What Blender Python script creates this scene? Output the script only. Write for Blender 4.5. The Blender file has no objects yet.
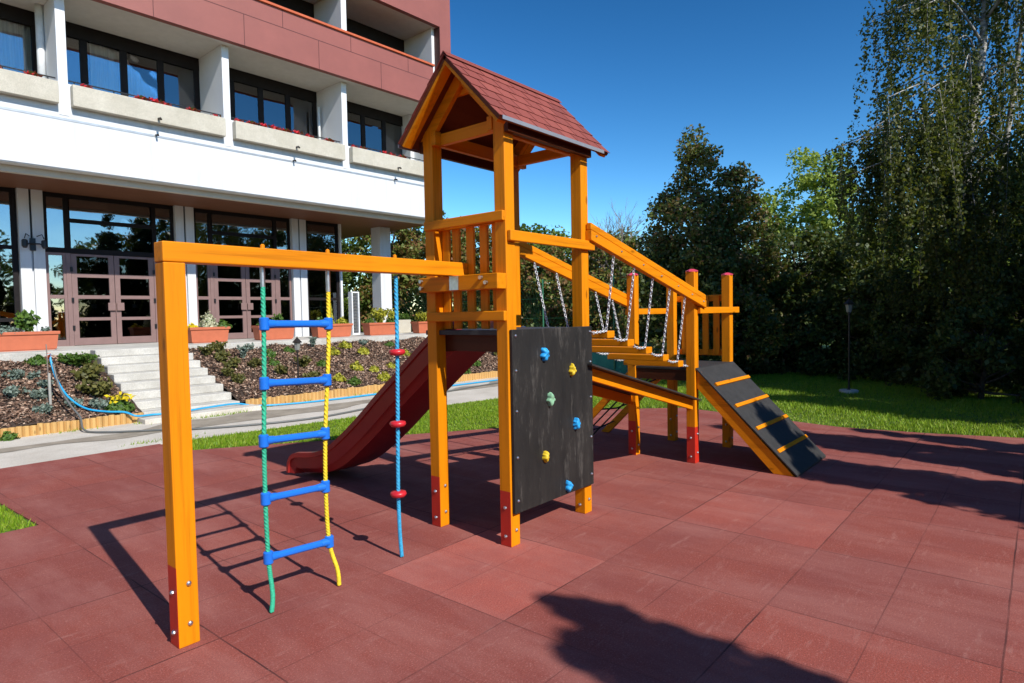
import bpy, bmesh, math, random
import numpy as np
from mathutils import Vector, Matrix

random.seed(7)
RNG = np.random.default_rng(7)
SC = bpy.context.scene
COL = SC.collection
R = math.radians

# ------------------------------------------------------------------ materials
def new_mat(name):
    m = bpy.data.materials.new(name); m.use_nodes = True
    nt = m.node_tree; b = nt.nodes['Principled BSDF']
    return m, nt, b

def nd(nt, typ, **kw):
    n = nt.nodes.new(typ)
    for k, v in kw.items():
        if k in n.inputs: n.inputs[k].default_value = v
        else: setattr(n, k, v)
    return n

def ramp(nt, src, stops):
    n = nt.nodes.new('ShaderNodeValToRGB')
    el = n.color_ramp.elements
    while len(el) > 1: el.remove(el[-1])
    el[0].position = stops[0][0]; el[0].color = (*stops[0][1], 1)
    for p, c in stops[1:]:
        e = el.new(p); e.color = (*c, 1)
    nt.links.new(src, n.inputs[0])
    return n.outputs[0]

def mixc(nt, fac, a, b, typ='MIX'):
    n = nt.nodes.new('ShaderNodeMix'); n.data_type = 'RGBA'; n.blend_type = typ
    for s, v in ((0, fac), (6, a), (7, b)):
        if hasattr(v, 'is_linked') or hasattr(v, 'links'): nt.links.new(v, n.inputs[s])
        elif s == 0: n.inputs[0].default_value = v
        else: n.inputs[s].default_value = (*v, 1)
    return n.outputs[2]

def objco(nt, scale=(1, 1, 1), gen='Object'):
    tc = nt.nodes.new('ShaderNodeTexCoord'); mp = nt.nodes.new('ShaderNodeMapping')
    mp.inputs['Scale'].default_value = scale
    nt.links.new(tc.outputs[gen], mp.inputs[0])
    return mp.outputs[0]

def noise(nt, co, scale, detail=4, rough=.6, out='Fac'):
    n = nt.nodes.new('ShaderNodeTexNoise')
    n.inputs['Scale'].default_value = scale; n.inputs['Detail'].default_value = detail
    n.inputs['Roughness'].default_value = rough
    nt.links.new(co, n.inputs['Vector'])
    return n.outputs[out]

def bump(nt, b, h, strength=.3, dist=.01):
    n = nt.nodes.new('ShaderNodeBump'); n.inputs['Strength'].default_value = strength
    n.inputs['Distance'].default_value = dist
    nt.links.new(h, n.inputs['Height']); nt.links.new(n.outputs[0], b.inputs['Normal'])

def simple(name, col, rough=.6, metal=0, var=.12, scale=6, spec=.5, bumpy=0, stretch=(1, 1, 1)):
    m, nt, b = new_mat(name)
    co = objco(nt, stretch)
    f = noise(nt, co, scale, 6)
    lo = tuple(c*(1-var) for c in col); hi = tuple(min(1, c*(1+var)) for c in col)
    nt.links.new(ramp(nt, f, [(.3, lo), (.7, hi)]), b.inputs['Base Color'])
    b.inputs['Roughness'].default_value = rough; b.inputs['Metallic'].default_value = metal
    b.inputs['Specular IOR Level'].default_value = spec
    if bumpy: bump(nt, b, noise(nt, co, scale*8, 5), bumpy, .004)
    return m

def wood(name, col, axis, dark=.70):
    """stained timber, grain running along one axis"""
    m, nt, b = new_mat(name)
    s = [26, 26, 26]; s[axis] = 1.1
    co = objco(nt, tuple(s))
    g = noise(nt, co, 1.0, 5, .65)
    co2 = objco(nt, (1, 1, 1))
    g2 = noise(nt, co2, 2.3, 3)
    c1 = ramp(nt, g, [(.30, tuple(c*dark for c in col)), (.5, col), (.75, tuple(min(1, c*1.08) for c in col))])
    c2 = mixc(nt, ramp(nt, g2, [(.38, (0, 0, 0)), (.75, (.35, .35, .35))]), c1, tuple(c*.70 for c in col))
    # fine drying checks along the grain
    s4 = [60, 60, 60]; s4[axis] = .7
    ck = noise(nt, objco(nt, tuple(s4)), 1.0, 2, .5)
    c2 = mixc(nt, ramp(nt, ck, [(.70, (0, 0, 0)), (.76, (.6, .6, .6))]), c2, tuple(c*.45 for c in col))
    # knots
    vo = nt.nodes.new('ShaderNodeTexVoronoi'); vo.inputs['Scale'].default_value = 1.0
    s3 = [7, 7, 7]; s3[axis] = 2.6
    nt.links.new(objco(nt, tuple(s3)), vo.inputs['Vector'])
    kn = ramp(nt, vo.outputs['Distance'], [(.05, (1, 1, 1)), (.12, (0, 0, 0))])
    c3 = mixc(nt, kn, c2, tuple(c*.45 for c in col))
    nt.links.new(c3, b.inputs['Base Color'])
    b.inputs['Roughness'].default_value = .5
    b.inputs['Specular IOR Level'].default_value = .2
    bump(nt, b, g, .12, .003)
    return m

ORANGE = (.76, .245, .0025)
M = {}
for ax, k in enumerate('xyz'): M['wood_'+k] = wood('orange_stained_wood_'+k, ORANGE, ax)
for ax, k in enumerate('xy'): M['wooddark_'+k] = wood('brown_stained_wood_'+k, (.085, .020, .006), ax)
M['red_paint'] = simple('red_painted_wood', (.52, .025, .012), .4, var=.1)
M['pink_cap'] = simple('pink_red_cap', (.62, .05, .10), .4)
M['steel'] = simple('galvanised_steel', (.62, .63, .64), .35, 1, .15, 30)
M['chain_steel'] = simple('chain_steel', (.66, .67, .69), .4, .35, .12, 30)
M['roof_shade'] = wood('shade_brown_roof_board', (.16, .04, .014), 0)  # orange boards coloured dark brown for the shade inside the roof
M['drip'] = simple('pale_grey_flashing', (.30, .315, .34), .4, .3, .08)

def board_mat():
    m, nt, b = new_mat('black_film_faced_board')
    co = objco(nt)
    f = noise(nt, objco(nt, (1, 1, .25)), 9, 8, .7)
    c = ramp(nt, f, [(.35, (.013, .0125, .012)), (.62, (.024, .022, .020)), (.8, (.050, .046, .041))])
    sc_ = nt.nodes.new('ShaderNodeTexVoronoi'); sc_.inputs['Scale'].default_value = 5
    nt.links.new(objco(nt, (1, 1, .22)), sc_.inputs['Vector'])
    chalk = noise(nt, objco(nt, (2.5, 2.5, .6)), 4, 9, .8)
    c2 = mixc(nt, ramp(nt, chalk, [(.54, (0, 0, 0)), (.74, (.38, .38, .38))]), c, (.24, .22, .195))
    scr = noise(nt, objco(nt, (9, 9, .9)), 5, 6, .75)
    c2 = mixc(nt, ramp(nt, scr, [(.64, (0, 0, 0)), (.72, (.5, .5, .5))]), c2, (.26, .24, .21))
    nt.links.new(c2, b.inputs['Base Color'])
    b.inputs['Roughness'].default_value = .62; b.inputs['Specular IOR Level'].default_value = .3
    bump(nt, b, noise(nt, co, 300, 3), .15, .002)
    return m
M['board'] = board_mat()
M['deck_black'] = simple('black_antislip_board', (.030, .029, .028), .6, var=.25, scale=14, bumpy=.2)
M['slide_red'] = simple('dark_red_slide_plastic', (.27, .018, .016), .32, var=.08, spec=.5)

def shingle_mat():
    m, nt, b = new_mat('red_bitumen_shingle')
    co = objco(nt)
    g = nt.nodes.new('ShaderNodeNewGeometry')
    isl = ramp(nt, g.outputs['Random Per Island'], [(0, (.20, .045, .034)), (.35, (.285, .064, .045)), (.7, (.25, .058, .042)), (1, (.33, .080, .056))])
    f = noise(nt, co, 180, 3)
    c = mixc(nt, ramp(nt, f, [(.3, (.55, .55, .55)), (.7, (0, 0, 0))]), isl, (.17, .035, .03))
    nt.links.new(c, b.inputs['Base Color']); b.inputs['Roughness'].default_value = .9
    bump(nt, b, f, .6, .004)
    return m
M['shingle'] = shingle_mat()

def rubber_mat():
    """red rubber safety tiles, 1.016 m slabs with a half groove"""
    m, nt, b = new_mat('red_rubber_tiles')
    T = .508
    tc = nt.nodes.new('ShaderNodeTexCoord')
    sp = nt.nodes.new('ShaderNodeSeparateXYZ'); nt.links.new(tc.outputs['Object'], sp.inputs[0])
    def mth(op, a, bb=None):
        n = nt.nodes.new('ShaderNodeMath'); n.operation = op
        for i, v in enumerate((a, bb)):
            if v is None: continue
            if isinstance(v, (int, float)): n.inputs[i].default_value = v
            else: nt.links.new(v, n.inputs[i])
        return n.outputs[0]
    def lines(axis, off, pitch, width):
        a = mth('DIVIDE', mth('SUBTRACT', axis, off), pitch)
        fr = mth('FRACT', a)
        d = mth('MINIMUM', fr, mth('SUBTRACT', 1.0, fr))
        d = mth('MULTIPLY', d, pitch)
        return mth('LESS_THAN', d, width), mth('FLOOR', a)
    wob = noise(nt, tc.outputs['Object'], 3.0, 3)
    wob2 = mth('MULTIPLY', mth('SUBTRACT', wob, .5), .012)
    X = mth('ADD', sp.outputs[0], wob2); Y = mth('ADD', sp.outputs[1], wob2)
    lx, fx = lines(X, 1.446, 1.016, .0045); ly, fy = lines(Y, .118, 1.016, .0045)
    lx2, hx = lines(X, 1.446, T, .0028); ly2, hy = lines(Y, .118, T, .0028)
    seam = mth('MAXIMUM', lx, ly)
    half = mth('MAXIMUM', lx2, ly2)
    cb = nt.nodes.new('ShaderNodeCombineXYZ'); nt.links.new(fx, cb.inputs[0]); nt.links.new(fy, cb.inputs[1])
    wn = nt.nodes.new('ShaderNodeTexWhiteNoise'); wn.noise_dimensions = '2D'; nt.links.new(cb.outputs[0], wn.inputs['Vector'])
    base = ramp(nt, wn.outputs['Value'], [(0, (.262, .066, .051)), (.45, (.288, .070, .053)), (.80, (.305, .072, .050)), (.90, (.325, .083, .061)), (1, (.34, .080, .057))])
    # the newer, brighter slab by the tower's front post
    bx = mth('MULTIPLY', mth('GREATER_THAN', X, 2.462), mth('LESS_THAN', X, 3.478))
    by = mth('MULTIPLY', mth('GREATER_THAN', Y, 2.150), mth('LESS_THAN', Y, 3.166))
    new1 = mth('MULTIPLY', bx, by)
    bx = mth('MULTIPLY', mth('GREATER_THAN', X, 4.494), mth('LESS_THAN', X, 5.510))
    by = mth('MULTIPLY', mth('GREATER_THAN', Y, 1.134), mth('LESS_THAN', Y, 2.150))
    new2 = mth('MULTIPLY', mth('MULTIPLY', bx, by), .55)
    base = mixc(nt, mth('MAXIMUM', new1, new2), base, (.47, .116, .084))
    # crumb, mottling and pale scuffs
    crumb = noise(nt, tc.outputs['Object'], 150, 4, .75)
    base = mixc(nt, ramp(nt, crumb, [(.38, (.8, .8, .8)), (.55, (0, 0, 0))]), base, (.13, .036, .030))
    crumb2 = noise(nt, tc.outputs['Object'], 95, 2, .8)
    base = mixc(nt, ramp(nt, crumb2, [(.56, (0, 0, 0)), (.72, (.50, .50, .50))]), base, (.60, .27, .23))
    mot = noise(nt, tc.outputs['Object'], 1.7, 7, .65)
    base = mixc(nt, ramp(nt, mot, [(.35, (.40, .40, .40)), (.6, (0, 0, 0))]), base, (.20, .062, .058))
    mp = nt.nodes.new('ShaderNodeMapping'); mp.inputs['Rotation'].default_value = (0, 0, R(38)); mp.inputs['Scale'].default_value = (1.2, 5.5, 1)
    nt.links.new(tc.outputs['Object'], mp.inputs[0])
    scf = noise(nt, mp.outputs[0], 2.6, 8, .72)
    base = mixc(nt, ramp(nt, scf, [(.57, (0, 0, 0)), (.80, (.42, .42, .42))]), base, (.48, .27, .23))
    # trodden-in dust: broad pale films and finer wiped streaks
    mp2 = nt.nodes.new('ShaderNodeMapping'); mp2.inputs['Rotation'].default_value = (0, 0, R(-12)); mp2.inputs['Scale'].default_value = (3.2, .9, 1)
    nt.links.new(tc.outputs['Object'], mp2.inputs[0])
    dst = noise(nt, mp2.outputs[0], .75, 9, .68)
    base = mixc(nt, ramp(nt, dst, [(.44, (0, 0, 0)), (.68, (.34, .34, .34))]), base, (.44, .205, .175))
    mp3 = nt.nodes.new('ShaderNodeMapping'); mp3.inputs['Rotation'].default_value = (0, 0, R(64)); mp3.inputs['Scale'].default_value = (1.6, 9, 1); mp3.inputs['Location'].default_value = (3.1, 1.7, 0)
    nt.links.new(tc.outputs['Object'], mp3.inputs[0])
    wip = noise(nt, mp3.outputs[0], 1.3, 8, .7)
    base = mixc(nt, ramp(nt, wip, [(.60, (0, 0, 0)), (.75, (.32, .32, .32))]), base, (.54, .31, .26))
    fade = ramp(nt, noise(nt, tc.outputs['Object'], 1.1, 3), [(.38, (.15, .15, .15)), (.62, (1, 1, 1))])
    base = mixc(nt, mth('MULTIPLY', mth('MULTIPLY', half, .5), fade), base, (.06, .018, .018))
    base = mixc(nt, mth('MULTIPLY', mth('MULTIPLY', seam, .75), fade), base, (.045, .016, .016))
    sp2 = noise(nt, tc.outputs['Object'], 26, 6, .8)
    base = mixc(nt, ramp(nt, sp2, [(.60, (0, 0, 0)), (.70, (.35, .35, .35))]), base, (.52, .30, .25))
    nt.links.new(base, b.inputs['Base Color'])
    b.inputs['Roughness'].default_value = .88; b.inputs['Specular IOR Level'].default_value = .25
    h = mth('SUBTRACT', mth('MULTIPLY', crumb, .6), mth('MULTIPLY', mth('MAXIMUM', seam, mth('MULTIPLY', half, .4)), 1.5))
    bump(nt, b, h, .55, .004)
    return m
M['rubber'] = rubber_mat()

def concrete(name, lo, hi, scale=1.6, bmp=.25):
    m, nt, b = new_mat(name)
    co = objco(nt)
    f = noise(nt, co, scale, 9, .7); f2 = noise(nt, co, 60, 4, .7)
    c = ramp(nt, f, [(.3, lo), (.7, hi)])
    c = mixc(nt, ramp(nt, f2, [(.35, (.45, .45, .45)), (.6, (0, 0, 0))]), c, tuple(v*.65 for v in lo))
    nt.links.new(c, b.inputs['Base Color']); b.inputs['Roughness'].default_value = .9
    bump(nt, b, f2, bmp, .006)
    return m
M['path'] = concrete('pale_concrete', (.50, .455, .385), (.70, .655, .575))
M['stair'] = concrete('weathered_stair_concrete', (.42, .40, .35), (.66, .64, .58), 2.2)
M['trough'] = concrete('exposed_concrete', (.46, .42, .33), (.62, .57, .47), 2.5)
def render_mat():
    m, nt, b = new_mat('white_render')
    st_ = noise(nt, objco(nt, (2.2, 2.2, .16)), 2.4, 8, .7); bl = noise(nt, objco(nt), .7, 6)
    c = ramp(nt, st_, [(.34, (.58, .585, .575)), (.52, (.665, .675, .685))])
    c = mixc(nt, ramp(nt, bl, [(.40, (.35, .35, .35)), (.62, (0, 0, 0))]), c, (.60, .605, .60))
    nt.links.new(c, b.inputs['Base Color']); b.inputs['Roughness'].default_value = .9
    bump(nt, b, noise(nt, objco(nt), 60, 4), .15, .004)
    return m
M['wall_white'] = render_mat()
M['fin_white'] = simple('white_partition_paint', (.70, .71, .72), .85, var=.03, scale=2)
M['soffit_grey'] = simple('grey_white_underside', (.66, .67, .66), .9, var=.05)
M['beige'] = simple('beige_fascia', (.58, .53, .44), .8, var=.06)
M['brown_soffit'] = wood('brown_timber_soffit', (.20, .085, .045), 0)
M['burgundy'] = simple('burgundy_cladding', (.265, .078, .060), .55, var=.09, scale=1.3)
M['joint'] = simple('dark_joint', (.10, .03, .03), .8)
M['trim'] = simple('orange_red_coping', (.50, .10, .03), .5)
M['dark_frame'] = simple('dark_window_frame', (.014, .011, .011), .6, var=.2, spec=.15)
M['brown_frame'] = simple('mauve_brown_door_frame', (.215, .132, .118), .5, var=.08)
M['curtain'] = simple('pale_curtain', (.72, .70, .60), .9, var=.4, scale=14, stretch=(6, 6, .05))
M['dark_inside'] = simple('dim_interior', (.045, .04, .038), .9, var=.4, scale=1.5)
M['ceiling'] = simple('balcony_ceiling', (.62, .60, .54), .9, var=.05)
M['black_metal'] = simple('black_metal', (.02, .02, .022), .4, .3)
M['grey_metal'] = simple('grey_metal', (.45, .46, .46), .4, .6)
M['white_metal'] = simple('white_powder_coat', (.75, .76, .76), .45)
M['terracotta'] = simple('terracotta_plastic', (.50, .135, .062), .6, var=.08)
M['log_wood'] = wood('yellow_round_timber', (.60, .36, .13), 2)
M['soil'] = simple('dark_soil', (.05, .032, .022), .95, var=.3, scale=20)
M['lantern_bronze'] = simple('dark_bronze', (.04, .032, .028), .4, .5)
M['lantern_glass'] = simple('frosted_glass', (.22, .225, .21), .3)
M['rope_green'] = simple('green_rope', (.03, .42, .24), .7, var=.25, scale=60)
M['rope_yellow'] = simple('yellow_rope', (.80, .58, .02), .7, var=.2, scale=60)
M['rope_blue'] = simple('light_blue_rope', (.035, .36, .62), .7, var=.25, scale=60)
M['blue_plastic'] = simple('blue_plastic', (.012, .16, .66), .35, var=.06)
M['red_plastic'] = simple('red_plastic', (.55, .02, .03), .35)
M['hold_blue'] = simple('blue_resin', (.02, .34, .74), .55, var=.15, scale=18)
M['hold_yellow'] = simple('yellow_resin', (.72, .50, .02), .55, var=.15, scale=18)
M['hold_green'] = simple('pale_green_resin', (.25, .48, .29), .55, var=.18, scale=18)
M['black_rope'] = simple('black_rope', (.02, .02, .02), .8)
M['hose_blue'] = simple('blue_hose', (.02, .33, .62), .4)
M['hose_grey'] = simple('grey_hose', (.12, .125, .12), .5)
M['hose_pale'] = simple('pale_grey_hose', (.38, .37, .33), .5)
M['orange_plastic'] = simple('orange_red_plastic', (.62, .10, .03), .4)
M['teal'] = simple('teal_windscreen', (.012, .17, .14), .75, var=.12, scale=3)
M['green_steel'] = simple('green_coated_steel', (.03, .16, .08), .5)
M['bark_birch'] = None

def glass_mat(refl, tint):
    m = bpy.data.materials.new('window_glass'); m.use_nodes = True; nt = m.node_tree
    nt.nodes.clear()
    out = nt.nodes.new('ShaderNodeOutputMaterial'); mx = nt.nodes.new('ShaderNodeMixShader')
    tr = nt.nodes.new('ShaderNodeBsdfTransparent'); gl = nt.nodes.new('ShaderNodeBsdfGlossy')
    tr.inputs[0].default_value = (*tint, 1); gl.inputs['Roughness'].default_value = .015
    gl.inputs['Color'].default_value = (.95, .97, 1, 1)
    co = objco(nt)
    bp = nt.nodes.new('ShaderNodeBump'); bp.inputs['Strength'].default_value = .10; bp.inputs['Distance'].default_value = .03
    nt.links.new(noise(nt, co, 1.1, 2), bp.inputs['Height']); nt.links.new(bp.outputs[0], gl.inputs['Normal'])
    lw = nt.nodes.new('ShaderNodeFresnel'); lw.inputs['IOR'].default_value = refl
    nt.links.new(lw.outputs[0], mx.inputs[0]); nt.links.new(tr.outputs[0], mx.inputs[1]); nt.links.new(gl.outputs[0], mx.inputs[2])
    nt.links.new(mx.outputs[0], out.inputs[0])
    return m
M['glass_up'] = glass_mat(2.25, (.92, .93, .93))
M['glass'] = glass_mat(3.1, (.45, .45, .45))
M['glass_door'] = glass_mat(1.75, (.35, .35, .35))

def mulch_mat():
    m, nt, b = new_mat('bark_chip')
    g = nt.nodes.new('ShaderNodeNewGeometry')
    c = ramp(nt, g.outputs['Random Per Island'], [(0, (.07, .038, .025)), (.4, (.21, .12, .078)), (.75, (.36, .225, .15)), (1, (.56, .42, .31))])
    nt.links.new(c, b.inputs['Base Color']); b.inputs['Roughness'].default_value = .9
    return m
M['mulch'] = mulch_mat()

def leaf_mat(name, cols, trans=.3, rough=.5, spec=.3):
    m = bpy.data.materials.new(name); m.use_nodes = True; nt = m.node_tree
    b = nt.nodes['Principled BSDF']; out = nt.nodes['Material Output']
    g = nt.nodes.new('ShaderNodeNewGeometry')
    n = len(cols)
    c = ramp(nt, g.outputs['Random Per Island'], [(i/(n-1) if n > 1 else 0, cc) for i, cc in enumerate(cols)])
    nt.links.new(c, b.inputs['Base Color']); b.inputs['Roughness'].default_value = rough
    b.inputs['Specular IOR Level'].default_value = spec
    t = nt.nodes.new('ShaderNodeBsdfTranslucent')
    tcol = mixc(nt, .5, c, (.28, .34, .02), 'MIX'); nt.links.new(tcol, t.inputs[0])
    mx = nt.nodes.new('ShaderNodeMixShader'); mx.inputs[0].default_value = trans
    nt.links.new(b.outputs[0], mx.inputs[1]); nt.links.new(t.outputs[0], mx.inputs[2])
    nt.links.new(mx.outputs[0], out.inputs[0])
    return m
M['leaf_birch'] = leaf_mat('birch_leaf', [(.020, .036, .009), (.045, .066, .014), (.085, .10, .020), (.15, .14, .03)], .32)
M['leaf_dark'] = leaf_mat('dark_leaf', [(.022, .044, .012), (.045, .076, .018), (.075, .11, .025), (.10, .09, .03)], .22)
M['leaf_ever'] = leaf_mat('evergreen_leaf', [(.055, .090, .022), (.10, .14, .028), (.15, .13, .04), (.17, .09, .04)], .2)
M['leaf_mid'] = leaf_mat('mid_leaf', [(.06, .11, .018), (.10, .16, .025), (.15, .21, .03), (.08, .12, .025)], .25)
M['leaf_bright'] = leaf_mat('bright_leaf', [(.22, .30, .05), (.30, .38, .06), (.36, .44, .10)], .4)
M['leaf_rust'] = leaf_mat('rusty_leaf', [(.12, .17, .035), (.17, .21, .045), (.24, .16, .06), (.24, .10, .045)], .25)
M['leaf_thuja'] = leaf_mat('thuja_leaf', [(.018, .042, .013), (.03, .06, .016)], .12)
M['leaf_yellow'] = leaf_mat('yellow_green_leaf', [(.26, .26, .02), (.40, .38, .03), (.50, .46, .05), (.18, .22, .03)], .2)
M['leaf_green'] = leaf_mat('shrub_green_leaf', [(.045, .10, .018), (.08, .16, .025), (.12, .20, .03)], .25)
M['leaf_olive'] = leaf_mat('olive_leaf', [(.075, .080, .025), (.12, .12, .03), (.17, .15, .04)], .2)
M['leaf_grey'] = leaf_mat('grey_teal_leaf', [(.10, .15, .12), (.16, .21, .17), (.24, .29, .24)], .15)
M['leaf_cream'] = leaf_mat('cream_variegated_leaf', [(.48, .47, .30), (.62, .60, .42), (.22, .28, .12)], .2)
M['flower_red'] = leaf_mat('red_petal', [(.45, .006, .02), (.60, .012, .03), (.05, .10, .02)], .15)
M['flower_yellow'] = leaf_mat('yellow_petal', [(.70, .52, .01), (.80, .62, .02)], .2)
M['grass'] = leaf_mat('grass_blade', [(.14, .27, .012), (.20, .35, .015), (.27, .40, .022), (.34, .40, .06)], .3)

def bark(name, c1, c2, scale=6, stretch=(3, 3, .6), foot=False):
    m, nt, b = new_mat(name)
    f = noise(nt, objco(nt, stretch), scale, 8, .7)
    c = ramp(nt, f, [(.35, c1), (.65, c2)])
    if foot:
        sp = nt.nodes.new('ShaderNodeSeparateXYZ'); nt.links.new(objco(nt), sp.inputs[0])
        mr = nt.nodes.new('ShaderNodeMapRange'); mr.inputs['From Min'].default_value = 3.0; mr.inputs['From Max'].default_value = 4.6
        nt.links.new(sp.outputs[2], mr.inputs[0])
        c = mixc(nt, mr.outputs[0], ramp(nt, f, [(.35, (.020, .017, .015)), (.65, (.085, .075, .065))]), c)
    nt.links.new(c, b.inputs['Base Color']); b.inputs['Roughness'].default_value = .9
    bump(nt, b, f, .6, .02)
    return m
M['bark'] = bark('brown_bark', (.035, .026, .018), (.11, .085, .06))
M['bark_birch'] = bark('birch_bark', (.10, .09, .08), (.55, .53, .49), 5, (1.2, 1.2, 2.6), foot=True)   # an old birch: fissured dark bark on the lower bole
M['bark_pale'] = bark('pale_twig_bark', (.16, .13, .11), (.30, .26, .23))

def lawn_mat():
    m, nt, b = new_mat('lawn_turf')
    co = objco(nt)
    f = noise(nt, co, .9, 6); f2 = noise(nt, co, 45, 4, .7)
    c = ramp(nt, f2, [(.3, (.055, .105, .008)), (.6, (.12, .20, .015)), (.8, (.18, .25, .03))])
    c = mixc(nt, ramp(nt, f, [(.35, (.5, .5, .5)), (.6, (0, 0, 0))]), c, (.050, .062, .018))
    nt.links.new(c, b.inputs['Base Color']); b.inputs['Roughness'].default_value = .95
    bump(nt, b, f2, .8, .03)
    return m
M['lawn'] = lawn_mat()

# ------------------------------------------------------------------ geometry helpers
class MB:
    """collects shapes, builds ONE mesh object"""
    def __init__(s): s.v = []; s.f = []; s.mi = []; s.smooth = False
    def add(s, vs, fs, mi=0):
        o = len(s.v); s.v += [tuple(v) for v in vs]
        for f in fs: s.f.append([i+o for i in f]); s.mi.append(mi)
        return s
    def box(s, x0, x1, y0, y1, z0, z1, mi=0):
        v = [(x, y, z) for z in (z0, z1) for y in (y0, y1) for x in (x0, x1)]
        return s.add(v, [(0, 2, 3, 1), (4, 5, 7, 6), (0, 1, 5, 4), (2, 6, 7, 3), (0, 4, 6, 2), (1, 3, 7, 5)], mi)
    def prism(s, poly, axis, a, b, mi=0):
        """poly: 2-D outline in the two other axes (in x<y<z order), extruded along axis"""
        def P(p, t):
            l = list(p); l.insert(axis, t); return tuple(l)
        n = len(poly)
        vs = [P(p, a) for p in poly]+[P(p, b) for p in poly]
        fs = [list(range(n)), list(range(2*n-1, n-1, -1))]+[(i, i+n, (i+1) % n+n, (i+1) % n) for i in range(n)]
        return s.add(vs, fs, mi)
    def tube(s, pts, r, n=8, mi=0, caps=True):
        pts = [Vector(p) for p in pts]; rs = r if isinstance(r, (list, tuple)) else [r]*len(pts)
        rings = []; up = None
        for i, p in enumerate(pts):
            d = (pts[min(i+1, len(pts)-1)]-pts[max(i-1, 0)])
            if d.length < 1e-9: d = Vector((0, 0, 1))
            d.normalize()
            if up is None: up = Vector((1, 0, 0)) if abs(d.x) < .9 else Vector((0, 1, 0))
            a = d.cross(up); a.normalize(); bb = a.cross(d); up = bb
            rings.append([p+(a*math.cos(2*math.pi*k/n)+bb*math.sin(2*math.pi*k/n))*rs[i] for k in range(n)])
        vs = [q for rg in rings for q in rg]; fs = []
        for i in range(len(pts)-1):
            for k in range(n):
                fs.append((i*n+k, i*n+(k+1) % n, (i+1)*n+(k+1) % n, (i+1)*n+k))
        if caps: fs += [list(range(n))[::-1], [len(vs)-n+k for k in range(n)]]
        return s.add(vs, fs, mi)
    def lathe(s, prof, c=(0, 0, 0), n=14, mi=0, axis=2):
        vs = []
        for r, h in prof:
            for k in range(n):
                a = 2*math.pi*k/n; p = [r*math.cos(a), r*math.sin(a)]; p.insert(axis, h)
                vs.append((p[0]+c[0], p[1]+c[1], p[2]+c[2]))
        fs = [(i*n+k, i*n+(k+1) % n, (i+1)*n+(k+1) % n, (i+1)*n+k) for i in range(len(prof)-1) for k in range(n)]
        fs += [list(range(n))[::-1], [len(vs)-n+k for k in range(n)]]
        return s.add(vs, fs, mi)
    def torus(s, c, R_, r, M3, n=10, k=5, sx=1.0, mi=0):
        vs = []
        for i in range(n):
            a = 2*math.pi*i/n
            for j in range(k):
                t = 2*math.pi*j/k
                p = Vector(((R_+r*math.cos(t))*math.cos(a)*sx, (R_+r*math.cos(t))*math.sin(a), r*math.sin(t)))
                vs.append(Vector(c)+M3 @ p)
        fs = [(i*k+j, ((i+1) % n)*k+j, ((i+1) % n)*k+(j+1) % k, i*k+(j+1) % k) for i in range(n) for j in range(k)]
        return s.add(vs, fs, mi)
    def build(s, name, mats, parent=None, org=None, bev=0, smooth=False):
        """vertices are given in the frame of the thing; org is subtracted (the root's place)"""
        if not isinstance(mats, (list, tuple)): mats = [mats]
        if org is None and parent is not None and 'org' in parent.keys(): org = tuple(parent['org'])
        me = bpy.data.meshes.new(name)
        ox, oy, oz = org if org else (0, 0, 0)
        me.from_pydata([(x-ox, y-oy, z-oz) for x, y, z in s.v], [], s.f)
        for m in mats: me.materials.append(m)
        me.polygons.foreach_set('material_index', s.mi)
        if smooth: me.polygons.foreach_set('use_smooth', [True]*len(me.polygons))
        bm = bmesh.new(); bm.from_mesh(me); bmesh.ops.recalc_face_normals(bm, faces=bm.faces); bm.to_mesh(me); bm.free()
        o = bpy.data.objects.new(name, me); COL.objects.link(o)
        if parent is not None: o.parent = parent
        if bev:
            b = o.modifiers.new('edge', 'BEVEL'); b.width = bev; b.segments = 2; b.limit_method = 'ANGLE'; b.angle_limit = R(40)
        return o

def tag(o, label=None, cat=None, group=None, kind=None):
    if label: o['label'] = label
    if cat: o['category'] = cat
    if group: o['group'] = group
    if kind: o['kind'] = kind
    return o

def thing(name, label, cat, loc=(0, 0, 0), group=None, rot=0, org=None):
    o = bpy.data.objects.new(name, None); COL.objects.link(o); o.empty_display_size = .1
    o.location = loc; o.rotation_euler = (0, 0, rot)
    o['org'] = list(org if org is not None else loc)
    return tag(o, label, cat, group)

def clean_org():
    for o in bpy.data.objects:
        if 'org' in o.keys(): del o['org']

def at(o, loc):
    """shift a single-mesh thing's origin to loc"""
    o.location = loc
    o.data.transform(Matrix.Translation(-Vector(loc)))
    return o

def copy_tree(o, parent=None):
    c = o.copy(); COL.objects.link(c)
    if parent is not None: c.parent = parent
    for ch in list(o.children): copy_tree(ch, c)
    return c

def quads(name, cen, size, mat, nrm=None, aspect=1.7, rng=RNG, jitter=.35, smooth=False):
    """many diamond leaves: cen (n,3), size scalar or (n,)"""
    n = len(cen); cen = np.asarray(cen, float)
    if nrm is None:
        nrm = rng.normal(size=(n, 3))
    nrm = nrm/np.linalg.norm(nrm, axis=1, keepdims=True)
    t = rng.normal(size=(n, 3)); t -= (t*nrm).sum(1, keepdims=True)*nrm
    t /= np.linalg.norm(t, axis=1, keepdims=True); b = np.cross(nrm, t)
    sz = (np.ones(n)*size*(1+rng.uniform(-jitter, jitter, n)))[:, None]
    a = t*sz*aspect*.5; c = b*sz*.5
    v = np.stack([cen-a, cen+c-a*.1, cen+a, cen-c-a*.1], 1).reshape(-1, 3)
    return mesh_quads(name, v, mat)

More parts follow.
